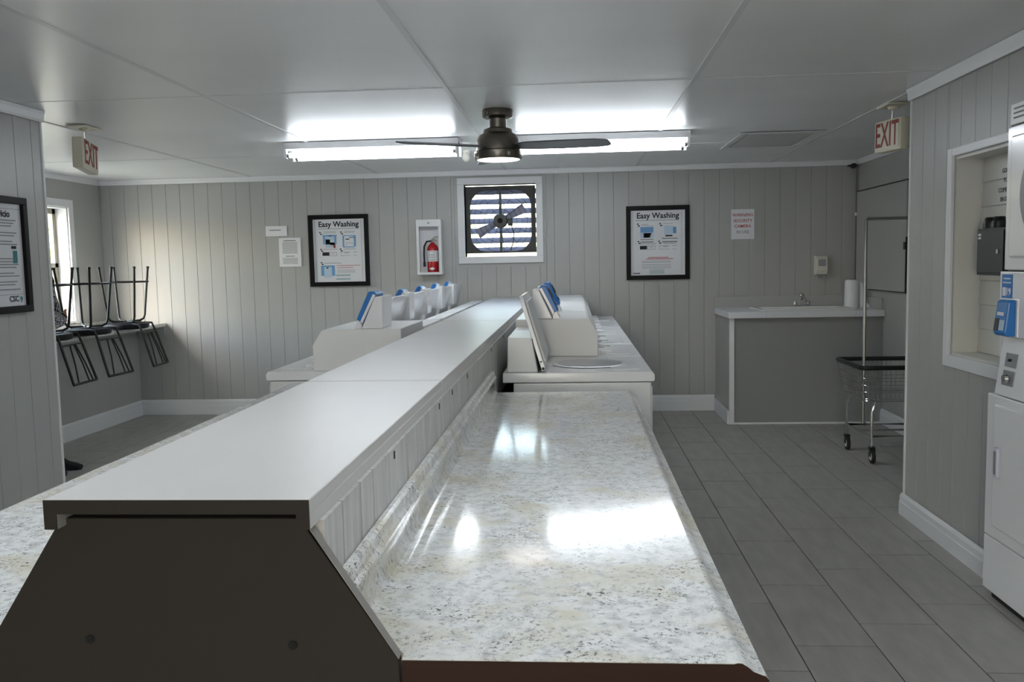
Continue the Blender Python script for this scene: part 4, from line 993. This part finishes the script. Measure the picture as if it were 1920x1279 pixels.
MB().tube([(2.36, 6.166, .622), (2.36, 6.17, .66)], .002, 5).obj('tie', blackM, parent=cs_)

# ================================================================== SHELF AND CHAIRS
sh = thing('wall_shelf', (-4.38, 6.6, .89), 'granite-look laminate shelf along the window wall of the left alcove', 'shelf')
MB().prism([(AL+.002, .89), (-4.085, .89), (-4.075, .896), (-4.073, .918), (-4.082, .929), (AL+.002, .930)], 'y', YL+.05, YB-.012).obj('shelf_top', granM, parent=sh)
B(-4.37, -4.085, YB-.035, YB-.012, .80, .889).obj('end_cleat', wallM, parent=sh)
B(AL+.002, AL+.02, YL+.05, YB-.012, .931, .965).obj('back_lip', granM, parent=sh)

def make_chair(label, loc, rz):
    """upside-down metal side chair; local origin at seat centre on the shelf. back at +x side, hanging"""
    t = thing('metal_chair', loc, label, 'chair', 'upturned chairs on the alcove shelf'); O = Vector(loc)
    def T(p): return tuple(Vector(p)+O)
    MB().lathe([(.16, 0), (.184, .008), (.190, .028), (.184, .048), (.15, .056)], T((0, 0, 0)), 32).obj('seat', seatM, parent=t, smooth=True)
    MB().lathe([(.12, .0562), (.125, .060), (.12, .063)], T((0, 0, 0)), 24).obj('seat_plate', chairM, parent=t)
    for sx_ in (-1, 1):
        for sy_ in (-1, 1):
            MB().tube([T((sx_*.02, sy_*.02, .066)), T((sx_*.085, sy_*.085, .070)), T((sx_*.108, sy_*.108, .086)), T((sx_*.118, sy_*.118, .12)), T((sx_*.155, sy_*.155, .55))], .0105, 8).obj('leg', chairM, parent=t, smooth=True)
            MB().lathe([(.013, 0), (.013, .018)], T((sx_*.1553, sy_*.1553, .545)), 10).obj('leg_tip', blackM, parent=t)
    MB().tube([T((.198*math.cos(2*PI*k/28), .198*math.sin(2*PI*k/28), .425)) for k in range(28)], .008, 6, closed=True).obj('leg_ring', chairM, parent=t, smooth=True)
    # back: two posts from the seat edge, top bar, inner bars
    def BP(y, f_): return T((.175+.11*f_, y, .03-.36*f_))
    for sy_ in (-1, 1):
        MB().tube([T((.10, sy_*.13, .048)), T((.165, sy_*.15, .044)), BP(sy_*.155, .15), BP(sy_*.175, 1)], .010, 8).obj('back_post', chairM, parent=t, smooth=True)
    MB().tube([BP(-.175, 1), BP(.175, 1)], .010, 8).obj('top_bar', chairM, parent=t)
    for a_, b2 in ((-.03, -.10), (.03, .06), (.05, .12)):
        MB().tube([BP(a_, .18), BP((a_+b2)/2+.01, .6), BP(b2, 1)], .006, 6).obj('back_bar', chairM, parent=t, smooth=True)
    MB().tube([BP(-.157, .18), BP(.157, .18)], .007, 6).obj('cross_bar', chairM, parent=t)
    t.rotation_euler = (0, 0, rz)
    return t
c1 = make_chair('upturned black metal chair nearest the back wall corner', (-4.06, 7.64, .931), .10)
for lab, loc, rz in (('upturned black metal chair, middle of the three on the shelf', (-4.07, 7.00, .931), -.06), ('upturned black metal chair partly behind the standing person', (-4.08, 6.45, .931), .05)):
    c = copy_tree(c1); c.location = loc; c.rotation_euler = (0, 0, rz); c['label'] = lab

# ================================================================== PERSON
pp = thing('person', (-3.90, 5.98, 0), 'person in speckled grey jacket standing with folded arms behind the near left wall', 'person')
PX, PY = -3.91, 5.98
def skin(name, verts, edges, radii, M, parent, lvl=2, root=0):
    me = bpy.data.meshes.new(name); O = origin(parent)
    me.from_pydata([tuple(Vector(v)-O) for v in verts], edges, [])
    o = link(bpy.data.objects.new(name, me)); o.parent = parent
    s_ = o.modifiers.new('skin', 'SKIN'); s_.use_smooth_shade = True
    sv = me.skin_vertices[0].data if me.skin_vertices else None
    if sv is None:
        bm = bmesh.new(); bm.from_mesh(me); bm.verts.layers.skin.verify(); bm.to_mesh(me); bm.free(); sv = me.skin_vertices[0].data
    for i, r in enumerate(radii):
        sv[i].radius = (r, r) if not isinstance(r, tuple) else r
        sv[i].use_root = (i == root)
    u = o.modifiers.new('sub', 'SUBSURF'); u.levels = lvl; u.render_levels = lvl
    me.materials.append(M)
    # bake so that the object is a plain mesh
    bpy.context.view_layer.update()
    m2 = bpy.data.meshes.new_from_object(o.evaluated_get(bpy.context.evaluated_depsgraph_get()))
    o.modifiers.clear(); o.data = m2
    if not m2.materials: m2.materials.append(M)
    for p in m2.polygons: p.use_smooth = True
    return o
V = lambda x, y, z: (PX+x, PY+y, z)   # +x = forward, -y = person's right (towards camera)
# body: head, neck, trunk and hands in one surface
body = skin('body', [V(0, 0, .95), V(.01, 0, 1.15), V(0, 0, 1.35), V(0, 0, 1.44), V(.01, 0, 1.50), V(.025, 0, 1.58), V(.03, 0, 1.68)],
            [(0, 1), (1, 2), (2, 3), (3, 4), (4, 5), (5, 6)], [(.10, .10), (.10, .09), (.10, .09), (.06, .06), (.052, .052), (.082, .08), (.07, .075)], skinM, pp)
fh = MB().ball(V(.112, 0, 1.585), .014, 6, (1.2, .8, 1.4)).obj('nose', skinM, parent=pp, smooth=True)
for s_ in (-1, 1):
    MB().ball(V(.098, s_*.030, 1.615), .010, 6).obj('eye', blackM, parent=pp, smooth=True)
    MB().ball(V(.02, s_*.083, 1.595), .020, 6, (.9, .4, 1.4)).obj('ear', skinM, parent=pp, smooth=True)
MB().ball(V(.103, 0, 1.545), .018, 6, (.35, 1.2, .35)).obj('mouth', mat('lips', (150, 84, 78), .5), parent=pp, smooth=True)
MB().ball(V(.005, 0, 1.635), .100, 12, (.98, .92, .95)).ball(V(-.05, 0, 1.55), .07, 10, (.8, 1.1, 1.3)).obj('hair', hairM, parent=pp, smooth=True)
# jacket with folded arms
jv = [V(0, 0, .93), V(.015, 0, 1.10), V(.01, 0, 1.25), V(0, 0, 1.40),
      V(0, -.15, 1.39), V(.0, -.215, 1.33), V(.07, -.22, 1.08), V(.19, -.13, 1.075), V(.215, .02, 1.10), V(.19, .11, 1.12),
      V(0, .15, 1.39), V(.0, .215, 1.33), V(.07, .22, 1.10), V(.15, .13, 1.12), V(.16, .0, 1.145), V(.14, -.09, 1.15)]
skin('jacket', jv, [(0, 1), (1, 2), (2, 3), (3, 4), (4, 5), (5, 6), (6, 7), (7, 8), (8, 9), (3, 10), (10, 11), (11, 12), (12, 13), (13, 14), (14, 15)],
     [(.135, .135), (.125, .13), (.125, .12), (.09, .085), .075, .070, .056, .048, .042, .036, .075, .070, .056, .048, .042, .036], tweedM, pp)
def hand(nm, wx, wy, wz, sgy):
    vs = [V(wx, wy, wz), V(wx-.005, wy+sgy*.04, wz+.005)]; es = [(0, 1)]; rr = [.026, (.034, .018)]
    for k in range(4):
        zz = wz+.030-k*.019; L = (.040, .048, .044, .034)[k]; b0 = len(vs)
        vs += [V(wx-.004, wy+sgy*.065, zz), V(wx-.016, wy+sgy*(.065+L*.6), zz), V(wx-.034, wy+sgy*(.065+L*.8), zz-.003)]
        es += [(1, b0), (b0, b0+1), (b0+1, b0+2)]; rr += [.010, .009, .0075]
    b0 = len(vs); vs += [V(wx+.012, wy+sgy*.03, wz+.040), V(wx+.008, wy+sgy*.055, wz+.062)]; es += [(0, b0), (b0, b0+1)]; rr += [.011, .009]
    return skin(nm, vs, es, rr, skinM, pp, 1)
hand('hand', .17, .125, 1.125, 1); hand('hand', .13, -.115, 1.153, -1)
# trousers
tv = [V(0, 0, .95), V(0, 0, .88), V(.0, -.09, .84), V(.01, -.10, .50), V(-.01, -.10, .10), V(.0, .09, .84), V(.02, .11, .50), V(.0, .11, .10)]
skin('trousers', tv, [(0, 1), (1, 2), (2, 3), (3, 4), (1, 5), (5, 6), (6, 7)], [(.14, .11), (.15, .12), .095, .066, .052, .095, .066, .052], jeansM, pp)
for yy_, xx_ in ((-.10, .055), (.11, .05)):
    s_ = MB()
    st = [(-.085, .034, .05), (-.05, .045, .085), (.0, .048, .14), (.05, .045, .10), (.11, .045, .062), (.165, .044, .050), (.205, .030, .035)]
    vs = []; fs = []; n = 10
    for (x, w, h) in st:
        for k in range(n):
            t_ = 2*PI*k/n; zz = max(0.0, h/2+h/2*math.sin(t_)*1.0); vs.append(V(x+xx_, yy_+w*math.cos(t_), .002+zz))
    for i in range(len(st)-1):
        for k in range(n): fs.append((i*n+k, i*n+(k+1) % n, (i+1)*n+(k+1) % n, (i+1)*n+k))
    fs += [tuple(range(n))[::-1], tuple(range((len(st)-1)*n, len(st)*n))]
    so = s_.add(vs, fs).obj('shoe', shoeM, parent=pp, smooth=True)
    MB().prism([(PX+xx_-.085, PY+yy_-.032), (PX+xx_+.10, PY+yy_-.046), (PX+xx_+.19, PY+yy_-.030), (PX+xx_+.212, PY+yy_), (PX+xx_+.19, PY+yy_+.030), (PX+xx_+.10, PY+yy_+.046), (PX+xx_-.085, PY+yy_+.032)], 'z', 0.0, .014).obj('sole', rubM, parent=so)

# ================================================================== OUTDOORS
gr = struct(B(-40, 40, YB+.2, 45, -.12, -.02).obj('ground', grassM))
gr2 = struct(B(-40, -5.1, -20, YB+.19, -.12, -.02).obj('ground', grassM))
def shrub(x, y, r, h, label):
    t = thing('garden_tree', (x, y, -.02), label, 'tree', 'trees outside the windows')
    MB().tube([(x, y, -.02), (x+.05, y, h*.35), (x, y, h*.6)], [.09, .07, .04], 8).obj('trunk', barkM, parent=t, smooth=True)
    mb = MB()
    for k in range(1500):
        a, b_, rr = random.uniform(0, 2*PI), math.acos(random.uniform(-1, 1)), r*random.uniform(.55, 1)
        c = Vector((x+rr*math.sin(b_)*math.cos(a), y+rr*math.sin(b_)*math.sin(a), h*.68+rr*.8*math.cos(b_)))
        u = Vector((random.uniform(-1, 1), random.uniform(-1, 1), random.uniform(-1, 1))).normalized(); w = u.orthogonal().normalized(); s_ = random.uniform(.07, .14)
        mb.add([c-u*s_, c+w*s_*.5, c+u*s_, c-w*s_*.5], [(0, 1, 2, 3)])
    f_ = mb.obj('foliage', leafM, parent=t); f_['kind'] = 'stuff'
shrub(.5, 13.5, 1.1, 2.4, 'pale leafy tree outside seen through the right half of the fan louvers')
shrub(-3.6, 19, 1.6, 3.0, 'leafy tree farther outside, left of the one behind the fan')
shrub(-9.0, 12.0, 1.8, 3.2, 'leafy green tree outside the left alcove window')
